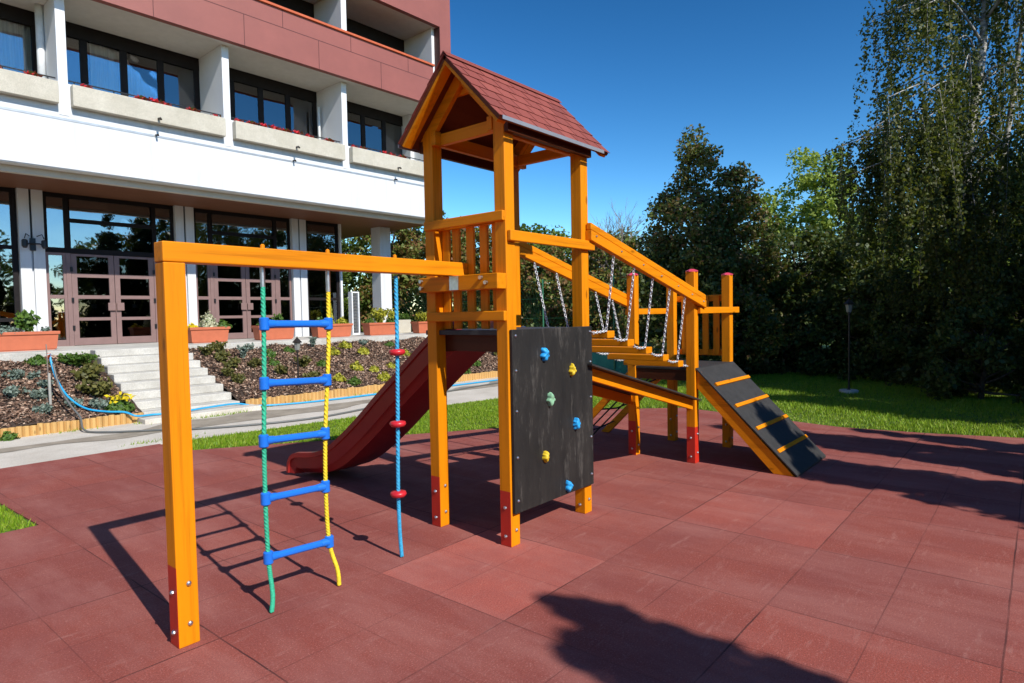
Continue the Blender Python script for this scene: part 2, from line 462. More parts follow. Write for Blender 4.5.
def mesh_quads(name, v, mat, k=4):
    n = len(v)//k
    me = bpy.data.meshes.new(name)
    me.vertices.add(len(v)); me.vertices.foreach_set('co', v.astype(np.float32).ravel())
    me.loops.add(n*k); me.loops.foreach_set('vertex_index', np.arange(n*k, dtype=np.int32))
    me.polygons.add(n); me.polygons.foreach_set('loop_start', np.arange(0, n*k, k, dtype=np.int32))
    me.polygons.foreach_set('loop_total', np.full(n, k, dtype=np.int32))
    me.materials.append(mat); me.update(calc_edges=True)
    return me

def link_mesh(name, me, parent=None, loc=None):
    o = bpy.data.objects.new(name, me); COL.objects.link(o)
    if parent is not None: o.parent = parent
    if loc is not None: o.location = loc
    return o

# ------------------------------------------------------------------ ground
def sheet(name, poly, z, mat, cut=0):
    me = bpy.data.meshes.new(name)
    me.from_pydata([(x, y, z) for x, y in poly], [], [list(range(len(poly)))])
    me.materials.append(mat)
    o = bpy.data.objects.new(name, me); COL.objects.link(o)
    return tag(o, kind='structure')

sheet('lawn', [(-400, -400), (400, -400), (400, 400), (-400, 400)], -.012, M['lawn'])
# rubber mat: real slab edge 12 mm above the turf
RB = [(-14, -9), (9.75, -9), (9.82, .15), (9.55, 1.1), (9.42, 2.1), (9.72, 3.5), (9.95, 4.6), (9.0, 5.72), (6.72, 5.95), (3.42, 8.10), (3.36, 8.88), (-14, 9.02),
      (-14, 7.17), (1.36, 7.17), (1.40, 6.12), (-14, 6.07)]
mb = MB(); mb.prism([(x, y) for x, y in RB], 2, -.03, .0)
tag(mb.build('rubber_paving', M['rubber']), kind='structure')

TH = R(-1.2); FO = (4.0, 11.1)          # the hotel's own frame: u along the front, v away from the playground
e1 = (math.cos(TH), math.sin(TH)); e2 = (-math.sin(TH), math.cos(TH))
def W(u, v, z=0.0): return (FO[0]+u*e1[0]+v*e2[0], FO[1]+u*e1[1]+v*e2[1], z)
def fbuild(mb, name, mat, **kw):
    """a mesh given in hotel coordinates, placed in the world"""
    o = mb.build(name, mat, **kw)
    o.location = (FO[0], FO[1], 0); o.rotation_euler = (0, 0, TH)
    return o

# pale concrete path between the lawn strip and the planting beds
pp = [(-14, 9.02), (3.36, 8.88), (3.9, 8.84), (7.4, 8.46), (9.2, 8.10), (14.15, 7.5)] + [W(10.15, .0)[:2], W(-20, .0)[:2]]
mb = MB(); mb.prism(pp, 2, -.03, -.002)
tag(mb.build('path', M['path']), kind='structure')
# dirt streak along the middle of the path
def stain_strip():
    m, nt, b = new_mat('damp_sand')
    co = objco(nt); f = noise(nt, co, 3, 8, .7)
    nt.links.new(ramp(nt, f, [(.3, (.20, .17, .13)), (.7, (.38, .33, .26))]), b.inputs['Base Color']); b.inputs['Roughness'].default_value = .95
    top = []; bot = []
    for i in range(56):
        u = -4.2+i*.25
        wv = .12*math.sin(u*1.7)+.09*math.sin(u*4.1+1)
        c = -1.05-.02*u; wd = .32+.16*math.sin(u*.9+.4)+.06*math.sin(u*5.3)
        top.append((u, c+wd+wv, .003)); bot.append((u, c-wd*.8+wv*.6, .003))
    mb = MB(); n = len(top)
    mb.add(top+bot, [(i, i+1, n+i+1, n+i) for i in range(n-1)])
    o = fbuild(mb, 'sand_strip', m); tag(o, kind='structure')
stain_strip()

# ------------------------------------------------------------------ hotel terrace, stairs, beds
TZ = 1.1
mb = MB(); mb.box(-16, 10.2, 2.66, 7.4, -.05, TZ)
tag(fbuild(mb, 'terrace', M['stair'], bev=.01), kind='structure')

st = thing('staircase', 'pale weathered concrete steps climbing from the path to the terrace doors', 'steps', (FO[0], FO[1], 0), rot=TH, org=(0, 0, 0))
mb = MB(); mb.box(-.12, 1.78, -.36, .10, -.02, .075)
mb.build('landing', M['path'], st, bev=.012)
for k in range(8):
    v0 = .10+k*.32
    MB().box(.0+.002*(k % 2), 1.62-.002*(k % 2), v0, 2.657, .1375*k-(0 if k else .02), .1375*(k+1)-(.004 if k == 7 else 0)).build('step', M['stair'], st, bev=.012)

def bed_h(u, v):
    t = min(1, max(0, (v-.06)/2.6))
    return .13+.86*t+.03*math.sin(u*3.1+v*2)*math.sin(v*4)+.02*math.sin(u*7.3)
def bed(u0, u1, label_):
    nu, nv = int((u1-u0)/.15), 22
    mb = MB()
    for j in range(nv+1):
        for i in range(nu+1):
            u = u0+(u1-u0)*i/nu; v = .05+2.605*j/nv
            mb.v.append((u, v, bed_h(u, v)+random.uniform(-.012, .012)))
    for j in range(nv):
        for i in range(nu):
            a = j*(nu+1)+i; mb.f.append([a, a+1, a+nu+2, a+nu+1]); mb.mi.append(0)
    o = fbuild(mb, 'bed_soil', M['soil'], smooth=True); tag(o, kind='structure')
bed(-9, -.004, ''); bed(1.625, 10.1, '')
# bark chips
def chips():
    P = []
    for (u0, u1, n) in ((-4, -.03, 13000), (1.65, 10.05, 30000)):
        u = RNG.uniform(u0, u1, n); v = .07+2.57*RNG.random(n)
        for a, b in zip(u, v): P.append(W(a, b, bed_h(a, b)+.006+RNG.random()*.022))
    P = np.array(P); nr = RNG.normal(size=(len(P), 3))*.55+np.array([0, 0, 1])
    me = quads('bark_mulch', P, .031, M['mulch'], nr, aspect=1.9)
    tag(link_mesh('bark_mulch', me), 'brown bark chips covering both sloping beds below the terrace', 'bark mulch', kind='stuff')
chips()
def edging(u0, u1, label):
    mb = MB(); u = u0; k = 0
    while u < u1:
        h = .155+random.uniform(-.012, .012)
        mb.tube([(u, .01, -.02), (u, .01, h-.006), (u, .01, h)], [.042, .042, .036], 7)
        u += .083
    o = fbuild(mb, 'log_edging', M['log_wood'], smooth=False)
    tag(o, label, 'edging', 'log edgings of the planting beds')
edging(-5.2, -.05, 'low palisade of yellow half logs edging the bed left of the steps')
edging(1.72, 10.1, 'low palisade of yellow half logs edging the long bed right of the steps')

# ------------------------------------------------------------------ hotel
H = thing('hotel_building', 'white and burgundy hotel block with balconies, dark glazing and mauve double doors', 'building', (FO[0], FO[1], 0), rot=TH, org=(0, 0, 0))
P3 = 3.13
UL, UR = -16, 9.32
# bodies
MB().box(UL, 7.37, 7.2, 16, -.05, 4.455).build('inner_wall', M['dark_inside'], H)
mb = MB(); mb.box(UL, UR, 3.2, 3.5, 4.552, 6.16); mb.box(UL, UR, 3.5, 4.0, 4.60, 6.10); mb.box(UR-.25, UR-.01, 4.0, 16, 4.60, 7.79)
mb.build('wall', M['wall_white'], H)
MB().box(UL, UR-.004, 3.193, 3.21, 5.455, 5.497).build('wall_groove', M['grey_metal'], H)
MB().box(UL, UR+.3, 3.47, 3.62, 4.41, 4.551).build('fascia', M['beige'], H)
mb = MB(); mb.box(UL, UR-.002, 3.22, 3.5, 4.535, 4.551); mb.build('underside', M['soffit_grey'], H)
MB().box(UL, UR+.29, 3.621, 16, 4.46, 4.59).build('soffit', M['brown_soffit'], H)
# recessed storey 2 and 3 shells
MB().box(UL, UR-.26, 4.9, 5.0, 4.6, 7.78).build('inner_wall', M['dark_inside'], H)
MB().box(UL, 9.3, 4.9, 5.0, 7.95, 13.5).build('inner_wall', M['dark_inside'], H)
MB().box(UL, 9.6, 5.0, 16, 7.8, 14.2).build('core_wall', M['wall_white'], H)
MB().box(UL, UR-.01, 3.501, 4.899, 6.101, 6.14).build('balcony_floor', M['trough'], H)
# ceilings / burgundy parapets
def parapet(z0, z1, u1, name='parapet'):
    MB().box(UL, u1, 2.85, 3.0, z0, z1).build('parapet', M['burgundy'], H)
    jb = MB()
    zj = z1-.42
    jb.box(UL, u1-.01, 2.8465, 2.8495, zj, zj+.014)
    u = 9.03-1.9
    while u > UL:
        jb.box(u, u+.014, 2.8455, 2.8485, z0+.002, zj-.002); u -= 1.9
    u = 9.03-.95
    while u > UL:
        jb.box(u, u+.014, 2.8455, 2.8485, zj+.016, z1-.004); u -= 1.9
    jb.build('panel_joint', M['joint'], H)
parapet(7.79, 8.90, 9.03)
MB().box(UL, 9.06, 2.80, 3.04, 8.901, 8.96).build('coping', M['trim'], H, bev=.008)
MB().box(UL, UR-.05, 3.0, 4.9, 7.795, 7.94).build('ceiling', M['ceiling'], H)
parapet(10.14, 11.4, 9.33)
MB().box(UL, 9.31, 3.0, 4.9, 10.145, 10.3).build('ceiling', M['ceiling'], H)
MB().box(UL, 9.3, 3.05, 4.9, 7.941, 7.99).build('balcony_floor', M['trough'], H)
MB().box(9.331, 9.76, 2.85, 16.1, 7.79, 14.2).build('end_wall', M['burgundy'], H)
MB().box(9.322, 9.330, 2.86, 3.26, 7.95, 10.139).build('end_wall_shade', simple('burgundy_in_shade', (.07, .022, .018), .6), H)  # thin dark sheet paints the shade on the end wall's inner face
# fins between the balconies
MB().box(9.21, 9.319, 3.19, 4.895, 5.55, 7.794).build('partition', M['fin_white'], H, bev=.004)
for k in range(-3, 4):
    ue = P3*k
    if k <= 2:
        MB().box(ue-.17, ue-.01, 3.19, 4.895, 5.55, 7.794).build('partition', M['fin_white'], H, bev=.004)
    MB().box(ue-.17, ue-.01, 3.10, 4.895, 7.99, 10.144).build('partition', M['fin_white'], H, bev=.004)
MB().tube([(-.24, 3.95, 6.14), (-.24, 3.95, 7.79)], .07, 12).build('downpipe', M['white_metal'], H, smooth=True)
MB().tube([(5.98, 4.1, 6.14), (5.98, 4.1, 7.3)], .035, 10).build('downpipe', M['white_metal'], H, smooth=True)
# troughs, rails, spouts
for k in range(-3, 3):
    ue = P3*k
    u0, u1 = ue+.02, ue+P3-.20
    if k == 2: u1 = UR-.1
    tb = MB()
    tb.box(u0, u1, 3.03, 3.07, 5.72, 6.12); tb.box(u0, u1, 3.07, 3.188, 5.72, 5.78)
    tb.box(u0, u0+.05, 3.07, 3.188, 5.78, 6.12); tb.box(u1-.05, u1, 3.07, 3.188, 5.78, 6.12)
    t = tb.build('balcony_trough', M['trough'], H, bev=.01)
    MB().box(u0+.055, u1-.055, 3.075, 3.186, 5.79, 6.08).build('soil', M['soil'], t)
    MB().tube([(u0+1.5, 3.04, 5.80), (u0+1.5, 2.93, 5.79), (u0+1.5, 2.90, 5.76)], .022, 8).build('drain_spout', M['lantern_bronze'], t)
    MB().tube([(u0+1.5, 3.2, 5.50), (u0+1.5, 3.10, 5.49), (u0+1.5, 3.08, 5.47)], .02, 8).build('drain_spout', M['lantern_bronze'], t)
    rb = MB(); rb.tube([(u0, 3.30, 6.25), (u1+.02, 3.30, 6.25)], .014, 6)
    for q in range(5): rb.tube([(u0+.1+q*(u1-u0-.2)/4, 3.30, 6.14), (u0+.1+q*(u1-u0-.2)/4, 3.30, 6.25)], .010, 6)
    rb.build('balcony_rail', M['black_metal'], H)

def window_bay(u0, u1, z0, z1, v, bars, frame, glass, hb=(), curt=(), fr=.07):
    """frame with vertical bars at the given u and horizontal bars at z; one pane per cell"""
    fb = MB(); dp = .07
    fb.box(u0, u1, v, v+dp, z1-fr, z1); fb.box(u0, u1, v, v+dp, z0, z0+fr)
    us = [u0]+list(bars)+[u1]
    for i, b in enumerate(us):
        a0 = b if i == 0 else (b-fr if i == len(us)-1 else b-fr*.6)
        fb.box(a0, a0+(fr if i in (0, len(us)-1) else fr*1.2), v+.002, v+dp-.002, z0+fr, z1-fr)
    win = fb.build('window', frame, H)
    for i in range(len(us)-1):
        cell = [h for (ci, h) in hb if ci == i]
        for h in cell:
            MB().box(us[i]+.01, us[i+1]-.01, v+.004, v+dp-.004, h-.04, h+.04).build('glazing_bar', frame, win)
        MB().box(us[i]+fr*.5, us[i+1]-fr*.5, v+.030, v+.036, z0+fr*.5, z1-fr*.5).build('pane', glass, win)
    for (c0, c1) in curt:
        if c1-c0 < .1: continue
        cb = MB(); n = int((c1-c0)/.025); vs = []
        for q in range(n+1):
            uu = c0+(c1-c0)*q/n; vv = v+.14+.03*math.sin(q*1.3)+.012*math.sin(q*.7)
            vs += [(uu, vv, z0+.05), (uu, vv, z1-.1)]
        cb.add(vs, [(2*q, 2*q+2, 2*q+3, 2*q+1) for q in range(n)])
        cb.build('curtain', M['curtain'], win, smooth=True)
    return win
for k in range(-3, 3):
    u0 = P3*k; u1 = u0+P3-.18
    if k == 2: u1 = 9.2
    b = [u0+.60, u0+1.35, u0+2.10]
    window_bay(u0, u1, 6.14, 7.792, 4.35, b, M['dark_frame'], M['glass_up'],
               curt=[(u0+.75, u0+1.3), (u0+1.42, u0+2.05), (u0+2.25, u1-.1)] if k != 1 else [(u0+.05, u0+.55), (u0+1.42, u0+2.05), (u0+2.25, u1-.1)], fr=.11)
    MB().box(u0, u1, 4.34, 4.349, 7.50, 7.79).build('lintel', M['dark_frame'], H)
for k in range(-3, 4):
    u0 = P3*k; u1 = min(u0+P3-.18, 9.3)
    if u1-u0 < .2: continue
    window_bay(u0, u1, 7.99, 10.143, 4.35, [x for x in (u0+.75, u0+1.5, u0+2.2) if x < u1-.2], M['dark_frame'], M['glass_up'], fr=.10)
    MB().box(u0, u1, 4.34, 4.349, 9.6, 10.14).build('lintel', M['dark_frame'], H)

# ground floor: pillars, glazing, doors
for k in range(-3, 3):
    ue = P3*k
    pb = MB(); pb.box(ue-.44, ue-.245, 5.38, 5.9, TZ-.02, 4.459); pb.box(ue-.205, ue-.0, 5.38, 5.9, TZ-.02, 4.459); pb.box(ue-.244, ue-.206, 5.44, 5.89, TZ-.02, 4.455)
    pl = pb.build('pillar', M['wall_white'], H, bev=.004)
    MB().tube([(ue-.225, 5.415, 3.35), (ue-.225, 5.415, 4.45)], .018, 8).build('conduit', M['black_metal'], pl)
def wall_lamp(u):
    b = MB(); b.box(u-.05, u+.05, 5.330, 5.378, 3.16, 3.42)
    b.tube([(u, 5.320, 3.30), (u-.08, 5.260, 3.30), (u-.14, 5.240, 3.26)], .016, 7); b.tube([(u, 5.320, 3.30), (u+.1, 5.260, 3.30), (u+.17, 5.240, 3.26)], .016, 7)
    b.lathe([(.03, 0), (.055, .04), (.055, .16), (.03, .18)], (u-.16, 5.240, 3.20), 10); b.lathe([(.03, 0), (.055, .04), (.055, .16), (.03, .18)], (u+.18, 5.240, 3.20), 10)
    b.tube([(u-.16, 5.240, 3.40), (u-.13, 5.260, 3.5), (u-.06, 5.320, 3.46)], .010, 6); b.tube([(u+.18, 5.240, 3.40), (u+.15, 5.260, 3.5), (u+.07, 5.320, 3.46)], .010, 6)
    b.build('wall_lamp', M['black_metal'], H)
wall_lamp(-.22)

def doors(u0):
    """glazed entrance: dark upper lights, mauve double doors with side lights"""
    v = 5.48; df, bf = M['dark_frame'], M['brown_frame']
    uL, dl, dr, uR = u0+.02, u0+.48, u0+2.18, u0+2.67
    fb = MB(); d1 = v+.07
    fb.box(uL, uR, v, d1, 4.36, 4.458)
    for a, b in ((uL, uL+.06), (dl-.09, dl), (dr, dr+.09), (uR-.06, uR)): fb.box(a, b, v+.002, d1-.002, 3.27, 4.36)
    fb.box(uL, uR, v, d1, 3.16, 3.27)
    fb.box(dl, dr, v+.003, d1-.003, 3.84, 3.93)
    win = fb.build('window', df, H)
    for a, b in ((uL, dl), (dl, dr), (dr, uR)): MB().box(a+.03, b-.03, v+.03, v+.036, 3.2, 4.42).build('pane', M['glass'], win)
    for a, b in ((uL, dl-.09), (dr+.09, uR)):
        sb = MB()
        sb.box(a, a+.055, v, d1, TZ, 3.158); sb.box(b-.055, b, v, d1, TZ, 3.158)
        for z0, z1 in ((TZ, 1.24), (2.15, 2.23), (3.10, 3.158)): sb.box(a+.056, b-.056, v+.002, d1-.002, z0, z1)
        sd = sb.build('side_light', bf, H)
        MB().box(a+.03, b-.03, v+.03, v+.036, TZ+.05, 3.13).build('pane', M['glass'], sd)
    for a in (dl-.088, dr): MB().box(a, a+.088, v-.01, d1, TZ, 3.157).build('door_jamb', bf, H)
    mid = (dl+dr)/2
    for s, (a, b) in ((-1, (dl+.006, mid-.006)), (1, (mid+.006, dr-.006))):
        lb = MB(); st_ = .105
        lb.box(a, a+st_, v-.004, d1-.006, TZ+.01, 3.15); lb.box(b-st_, b, v-.004, d1-.006, TZ+.01, 3.15)
        for z0, z1 in ((TZ+.01, 1.27), (1.66, 1.73), (2.15, 2.23), (2.63, 2.71), (3.10, 3.15)): lb.box(a+st_, b-st_, v-.002, d1-.008, z0, z1)
        door = lb.build('door', bf, H)
        MB().box(a+.08, b-.08, v+.03, v+.036, TZ+.1, 3.12).build('pane', M['glass_door'], door)
        hx = mid-s*-.09
        hb = MB(); hb.box(hx-.075, hx+.075, v-.055, v-.03, 1.88, 2.06); hb.box(hx-.03, hx+.03, v-.03, v-.004, 1.94, 2.0)
        hb.build('handle', bf, door, bev=.005)
        hg = a if s < 0 else b
        for zz in (1.5, 2.12, 2.8): MB().tube([(hg, v-.02, zz-.05), (hg, v-.02, zz+.05)], .025, 8).build('hinge', M['black_metal'], door)
    # white paper sign behind each leaf
    for c in ((dl+mid)/2, (dr+mid)/2): MB().box(c-.055, c+.055, v+.045, v+.048, 1.94, 2.03).build('paper_notice', M['white_metal'], H)
doors(0); doors(P3)
for k in (-1, -2, -3):
    u0 = P3*k
    window_bay(u0+.02, u0+2.67, TZ, 4.458, 5.48, [u0+.9], M['dark_frame'], M['glass'], hb=[(0, 3.22), (1, 3.22), (0, 1.70), (1, 1.70)], fr=.09)
w_ = window_bay(6.27, 7.40, TZ, 4.458, 5.48, [], M['dark_frame'], M['glass'], hb=[(0, 3.22), (0, 2.19)], fr=.09)
MB().box(7.402, 7.47, 5.42, 5.9, TZ-.02, 4.457).build('corner_post', M['white_metal'], H)
mb = MB(); mb.box(8.66, 9.08, 5.1, 5.55, TZ-.02, 4.459); mb.build('column', M['wall_white'], H, bev=.005)
MB().box(7.38, 7.40, 5.9, 7.2, TZ-.02, 4.457).build('side_wall', M['wall_white'], H)

# white louvred unit on the terrace
lv = thing('louvred_screen', 'narrow white framed louvre panel standing by the glazed corner', 'louvre panel', W(7.6, 5.02, TZ), rot=TH, org=(0, 0, 0))
lb = MB(); lb.box(-.10, -.06, 0, .18, 0, 1.3); lb.box(.13, .17, 0, .18, 0, 1.3); lb.box(-.06, .13, .002, .178, 1.26, 1.3); lb.box(-.06, .13, .002, .178, 0, .05)
lb.build('frame', M['white_metal'], lv)
sb = MB()
for q in range(26): sb.prism([(.03, .07+q*.045), (.12, .10+q*.045), (.12, .108+q*.045), (.03, .078+q*.045)], 0, -.06, .13)
sb.build('slats', M['grey_metal'], lv)
cp = MB(); cp.box(-.42, .42, 0, .04, 0, .42); cp.box(-.42, .42, .4, .44, 0, .42); cp.box(-.42, -.38, .04, .4, 0, .42); cp.box(.38, .42, .04, .4, 0, .42); cp.box(-.38, .38, .04, .4, .3, .36)
cpo = cp.build('concrete_planter', M['trough'], bev=.01); cpo.location = W(9.25, 4.9, TZ); cpo.rotation_euler = (0, 0, TH)
tag(cpo, 'low grey concrete planter at the right end of the terrace', 'planter')

# ------------------------------------------------------------------ shrubs & flowers
def shrub_mesh(name, r, h, n, leaf, mat, shape='dome', rng=RNG):
    if shape == 'dome':
        d = rng.normal(size=(n, 3)); d /= np.linalg.norm(d, axis=1, keepdims=True); d[:, 2] = np.abs(d[:, 2])
        rad = rng.uniform(.35, 1, n)**.6
        bumpf = 1+.25*np.sin(d[:, 0]*5+1)*np.cos(d[:, 1]*4)
        P = d*rad[:, None]*np.array([r, r, h])*bumpf[:, None]; nr = d+rng.normal(size=(n, 3))*.5
    elif shape == 'sprig':
        k = max(5, n//22); P = []; nr = []
        for i in range(k):
            a = rng.uniform(0, 6.28); lean = rng.uniform(.15, 1)*r; hh = h*rng.uniform(.55, 1)
            t = np.sqrt(rng.random(n//k)); P.append(np.stack([np.cos(a)*lean*t, np.sin(a)*lean*t, hh*t], 1)+rng.normal(size=(n//k, 3))*leaf*.45)
        P = np.concatenate(P); nr = rng.normal(size=P.shape)
    elif shape == 'cone':
        t = rng.random(n)**1.5; a = rng.uniform(0, 6.28, n); rr = r*(1-t)*np.sqrt(rng.uniform(.4, 1, n))
        P = np.stack([np.cos(a)*rr, np.sin(a)*rr, h*t], 1); nr = np.stack([np.cos(a), np.sin(a), .5*np.ones(n)], 1)+rng.normal(size=(n, 3))*.4
    return quads(name, P, leaf, mat, nr, 1.5, rng)
SHR = {}
def shrub(kind, u, v, z, s, label, cat='shrub', group=None, name='shrub'):
    spec = dict(yellow=(.16, .17, 420, .045, 'leaf_yellow', 'dome'), green=(.16, .17, 420, .045, 'leaf_green', 'dome'),
                olive=(.19, .22, 460, .045, 'leaf_olive', 'sprig'), grey=(.15, .17, 380, .04, 'leaf_grey', 'sprig'),
                silver=(.10, .30, 260, .035, 'leaf_grey', 'sprig'), dome=(.18, .14, 700, .03, 'leaf_green', 'dome'),
                cream=(.19, .36, 900, .045, 'leaf_cream', 'dome'), big=(.36, .34, 1500, .05, 'leaf_green', 'sprig'),
                cone=(.12, .62, 900, .04, 'leaf_yellow', 'cone'), tall=(.18, .42, 420, .06, 'leaf_green', 'sprig'), ysprig=(.24, .34, 650, .05, 'leaf_yellow', 'sprig'),
                bloom=(.15, .12, 300, .04, 'flower_yellow', 'dome'), sage=(.30, .22, 900, .04, 'leaf_grey', 'dome'))[kind]
    key = (kind, random.randrange(3))
    if key not in SHR: SHR[key] = shrub_mesh('shrub_leaves', spec[0], spec[1], spec[2], spec[3], M[spec[4]], spec[5])
    o = link_mesh(name, SHR[key], loc=W(u, v, z)); s *= .9; o.scale = (s, s, s*random.uniform(.9, 1.12)); o.rotation_euler = (0, 0, random.uniform(0, 6.28))
    return tag(o, label, cat, group)
bedR = [('olive', 1.99, 2.30, 'grey-olive sprigs at the top of the bed beside the top step'), ('olive', 2.36, 2.54, 'loose olive shrub at the terrace edge right of the steps'),
        ('olive', 2.17, 1.99, 'olive shrub with yellow tips just right of the steps, upper part of the bed'), ('olive', 2.19, 1.54, 'olive-yellow shrub beside the middle steps'),
        ('olive', 1.93, 1.22, 'olive shrub touching the right edge of the lower steps'), ('olive', 1.95, .78, 'lowest olive shrub beside the foot of the steps'),
        ('grey', 3.01, 2.50, 'dark grey-leaved shrub under the second terracotta box'), ('silver', 2.63, 2.02, 'thin silvery sprig between the steps and the garden lantern'),
        ('olive', 2.61, 1.46, 'pale olive shrub left of the garden lantern'), ('green', 3.25, 2.03, 'small green shrub under the green climbing rope, upper of two'),
        ('green', 3.08, 1.59, 'small green shrub under the green climbing rope, lower of two'), ('olive', 2.9, .97, 'upright olive sprig left of the lantern foot'),
        ('dome', 3.81, 2.26, 'round bright green cushion plant behind the garden lantern'), ('silver', 4.51, 2.35, 'tall blue-grey sprig right of the garden lantern'),
        ('olive', 3.65, 1.37, 'pale olive sprig just right of the garden lantern post'), ('green', 4.14, 1.39, 'green shrub below the blue-grey sprig'),
        ('olive', 3.40, .62, 'flat olive clump right of the lantern foot by the log edging'), ('yellow', 4.81, 1.97, 'yellow shrub behind the yellow ladder rope'),
        ('yellow', 5.32, 2.23, 'yellow-green shrub at the top of the bed, right of the yellow rope'), ('yellow', 3.97, .50, 'dull yellow clump low in the bed near the log edging'),
        ('yellow', 5.53, 1.79, 'broad bright yellow shrub left of the blue climbing rope, uppermost'), ('yellow', 4.73, .95, 'bright yellow shrub in the middle of the bed, leftmost of its row'),
        ('yellow', 5.12, .82, 'bright yellow shrub in the middle of the bed, second in its row'), ('yellow', 5.73, .96, 'bright yellow shrub in the middle of the bed, just left of the blue rope'),
        ('yellow', 6.69, 1.60, 'bright yellow shrub between the blue rope and the slide'), ('yellow', 5.07, .36, 'yellow clump at the lower edge of the bed left of the slide'),
        ('green', 4.19, .26, 'green clump at the log edging left of the slide'), ('yellow', 6.0, .55, 'yellow sprig low in the bed near the slide'),
        ('green', 8.69, 1.05, 'broad green shrub seen between the tower posts, uppermost'), ('green', 8.12, .50, 'green shrub seen between the tower posts, middle one'),
        ('green', 7.5, .28, 'green shrub seen between the tower posts, lower right'), ('green', 6.9, .20, 'low green shrub seen between the tower posts beside the slide'),
        ('grey', 6.01, 2.40, 'grey-green sprig at the terrace edge under the yellow bush box'), ('dome', 6.75, 2.3, 'dark green cushion at the terrace edge beside the blue rope'),
        ('grey', 9.4, 2.3, 'grey-green shrub at the terrace edge behind the tower post'), ('olive', 9.6, 1.0, 'olive shrub at the far right of the bed behind the slide')]
for kd, u, v, lb_ in bedR:
    shrub(kd, u, v, bed_h(u, v)-.01, random.uniform(.85, 1.15), lb_, group='shrubs in the bark beds')
bedL = [('grey', -1.31, 1.80, 1, 'grey-teal tuft under the left end of the terracotta box'), ('grey', -1.07, 1.79, .8, 'grey-teal tuft left of the blue hose, upper row'),
        ('grey', -1.48, 1.02, 1, 'grey-teal tuft at the left edge of the bark bed'), ('grey', -1.15, .95, 1.2, 'largest grey-teal tuft, left of the grey hose'),
        ('grey', -1.25, .42, .9, 'grey-teal tuft close to the log edging left of the hoses'), ('grey', -.80, .55, .9, 'grey-teal tuft right of the hoses near the edging'),
        ('dome', -.86, 2.43, 1.1, 'bright green dome plant behind the hose tap'), ('big', -.32, 2.20, .95, 'large spreading green shrub at the top left of the steps'),
        ('olive', -.33, 1.50, 1.5, 'brownish olive shrub left of the middle steps'), ('olive', -.41, .83, 1.5, 'olive shrub below the brownish one, left of the steps'),
        ('grey', -.50, .40, 1.0, 'grey tuft beside the yellow flowering plant'), ('grey', -1.02, 1.35, .9, 'grey-teal tuft behind the blue hose')]
for kd, u, v, s, lb_ in bedL:
    shrub(kd, u, v, bed_h(u, v)-.01, s, lb_, group='shrubs in the bark beds')
fl = thing('flowering_plant', 'low green plant with yellow flowers at the foot of the steps', 'plant', W(-.27, .30, bed_h(-.27, .3)), rot=0, org=(0, 0, 0))
link_mesh('foliage', shrub_mesh('foliage', .20, .20, 700, .045, M['leaf_green']), fl)
link_mesh('flowers', quads('flowers', RNG.normal(size=(70, 3))*np.array([.10, .10, .03])+np.array([.02, 0, .20]), .045, M['flower_yellow']), fl)
o = shrub('green', -1.78, -.12, 0, .75, 'small green weed growing on the path against the log edging', 'weed', name='weed')

# terracotta boxes with their plants
def flower_box(u0, u1, v, label):
    t = thing('flower_box', label, 'flower box', W((u0+u1)/2, v, TZ), 'terracotta flower boxes on the terrace', rot=TH, org=(0, 0, 0))
    w = (u1-u0)/2; d = .19
    def ring(z0, z1, g0, g1, th):
        b = MB(); 
        def rect(g, z): return [(-w+g, -d+g, z), (w-g, -d+g, z), (w-g, d-g, z), (-w+g, d-g, z)]
        vs = rect(g0, z0)+rect(g1, z1)+rect(g1+th, z1)+rect(g0+th, z0)
        fs = []
        for a in range(3):
            for i in range(4): fs.append((a*4+i, a*4+(i+1) % 4, a*4+4+(i+1) % 4, a*4+4+i))
        fs.append((0, 3, 2, 1)); return b.add(vs, fs)
    ring(.02, .30, .05, .02, .015).build('tub', M['terracotta'], t)
    ring(.301, .36, -.004, -.008, .03).build('rim', M['terracotta'], t, bev=.006)
    MB().box(-w+.045, w-.045, -d+.045, d-.045, .24, .325).build('soil', M['soil'], t)
    MB().box(-w+.08, w-.08, -d+.06, d-.06, 0, .019).build('foot', M['terracotta'], t)
flower_box(-1.75, -.24, 3.75, 'long terracotta box left of the entrance, with grey trailing plants')
flower_box(2.20, 3.10, 3.75, 'terracotta box right of the orange post, holding a cream variegated shrub')
flower_box(3.80, 4.78, 3.75, 'terracotta box behind the green ladder rope, holding a green shrub')
flower_box(5.40, 6.50, 3.75, 'terracotta box behind the yellow ladder rope, holding a yellow conifer')
flower_box(7.05, 8.08, 3.75, 'terracotta box left of the blue rope, holding a yellow-green bush')
flower_box(8.85, 9.80, 3.75, 'terracotta box at the right end, half hidden by the tower post')
BZ = TZ+.32
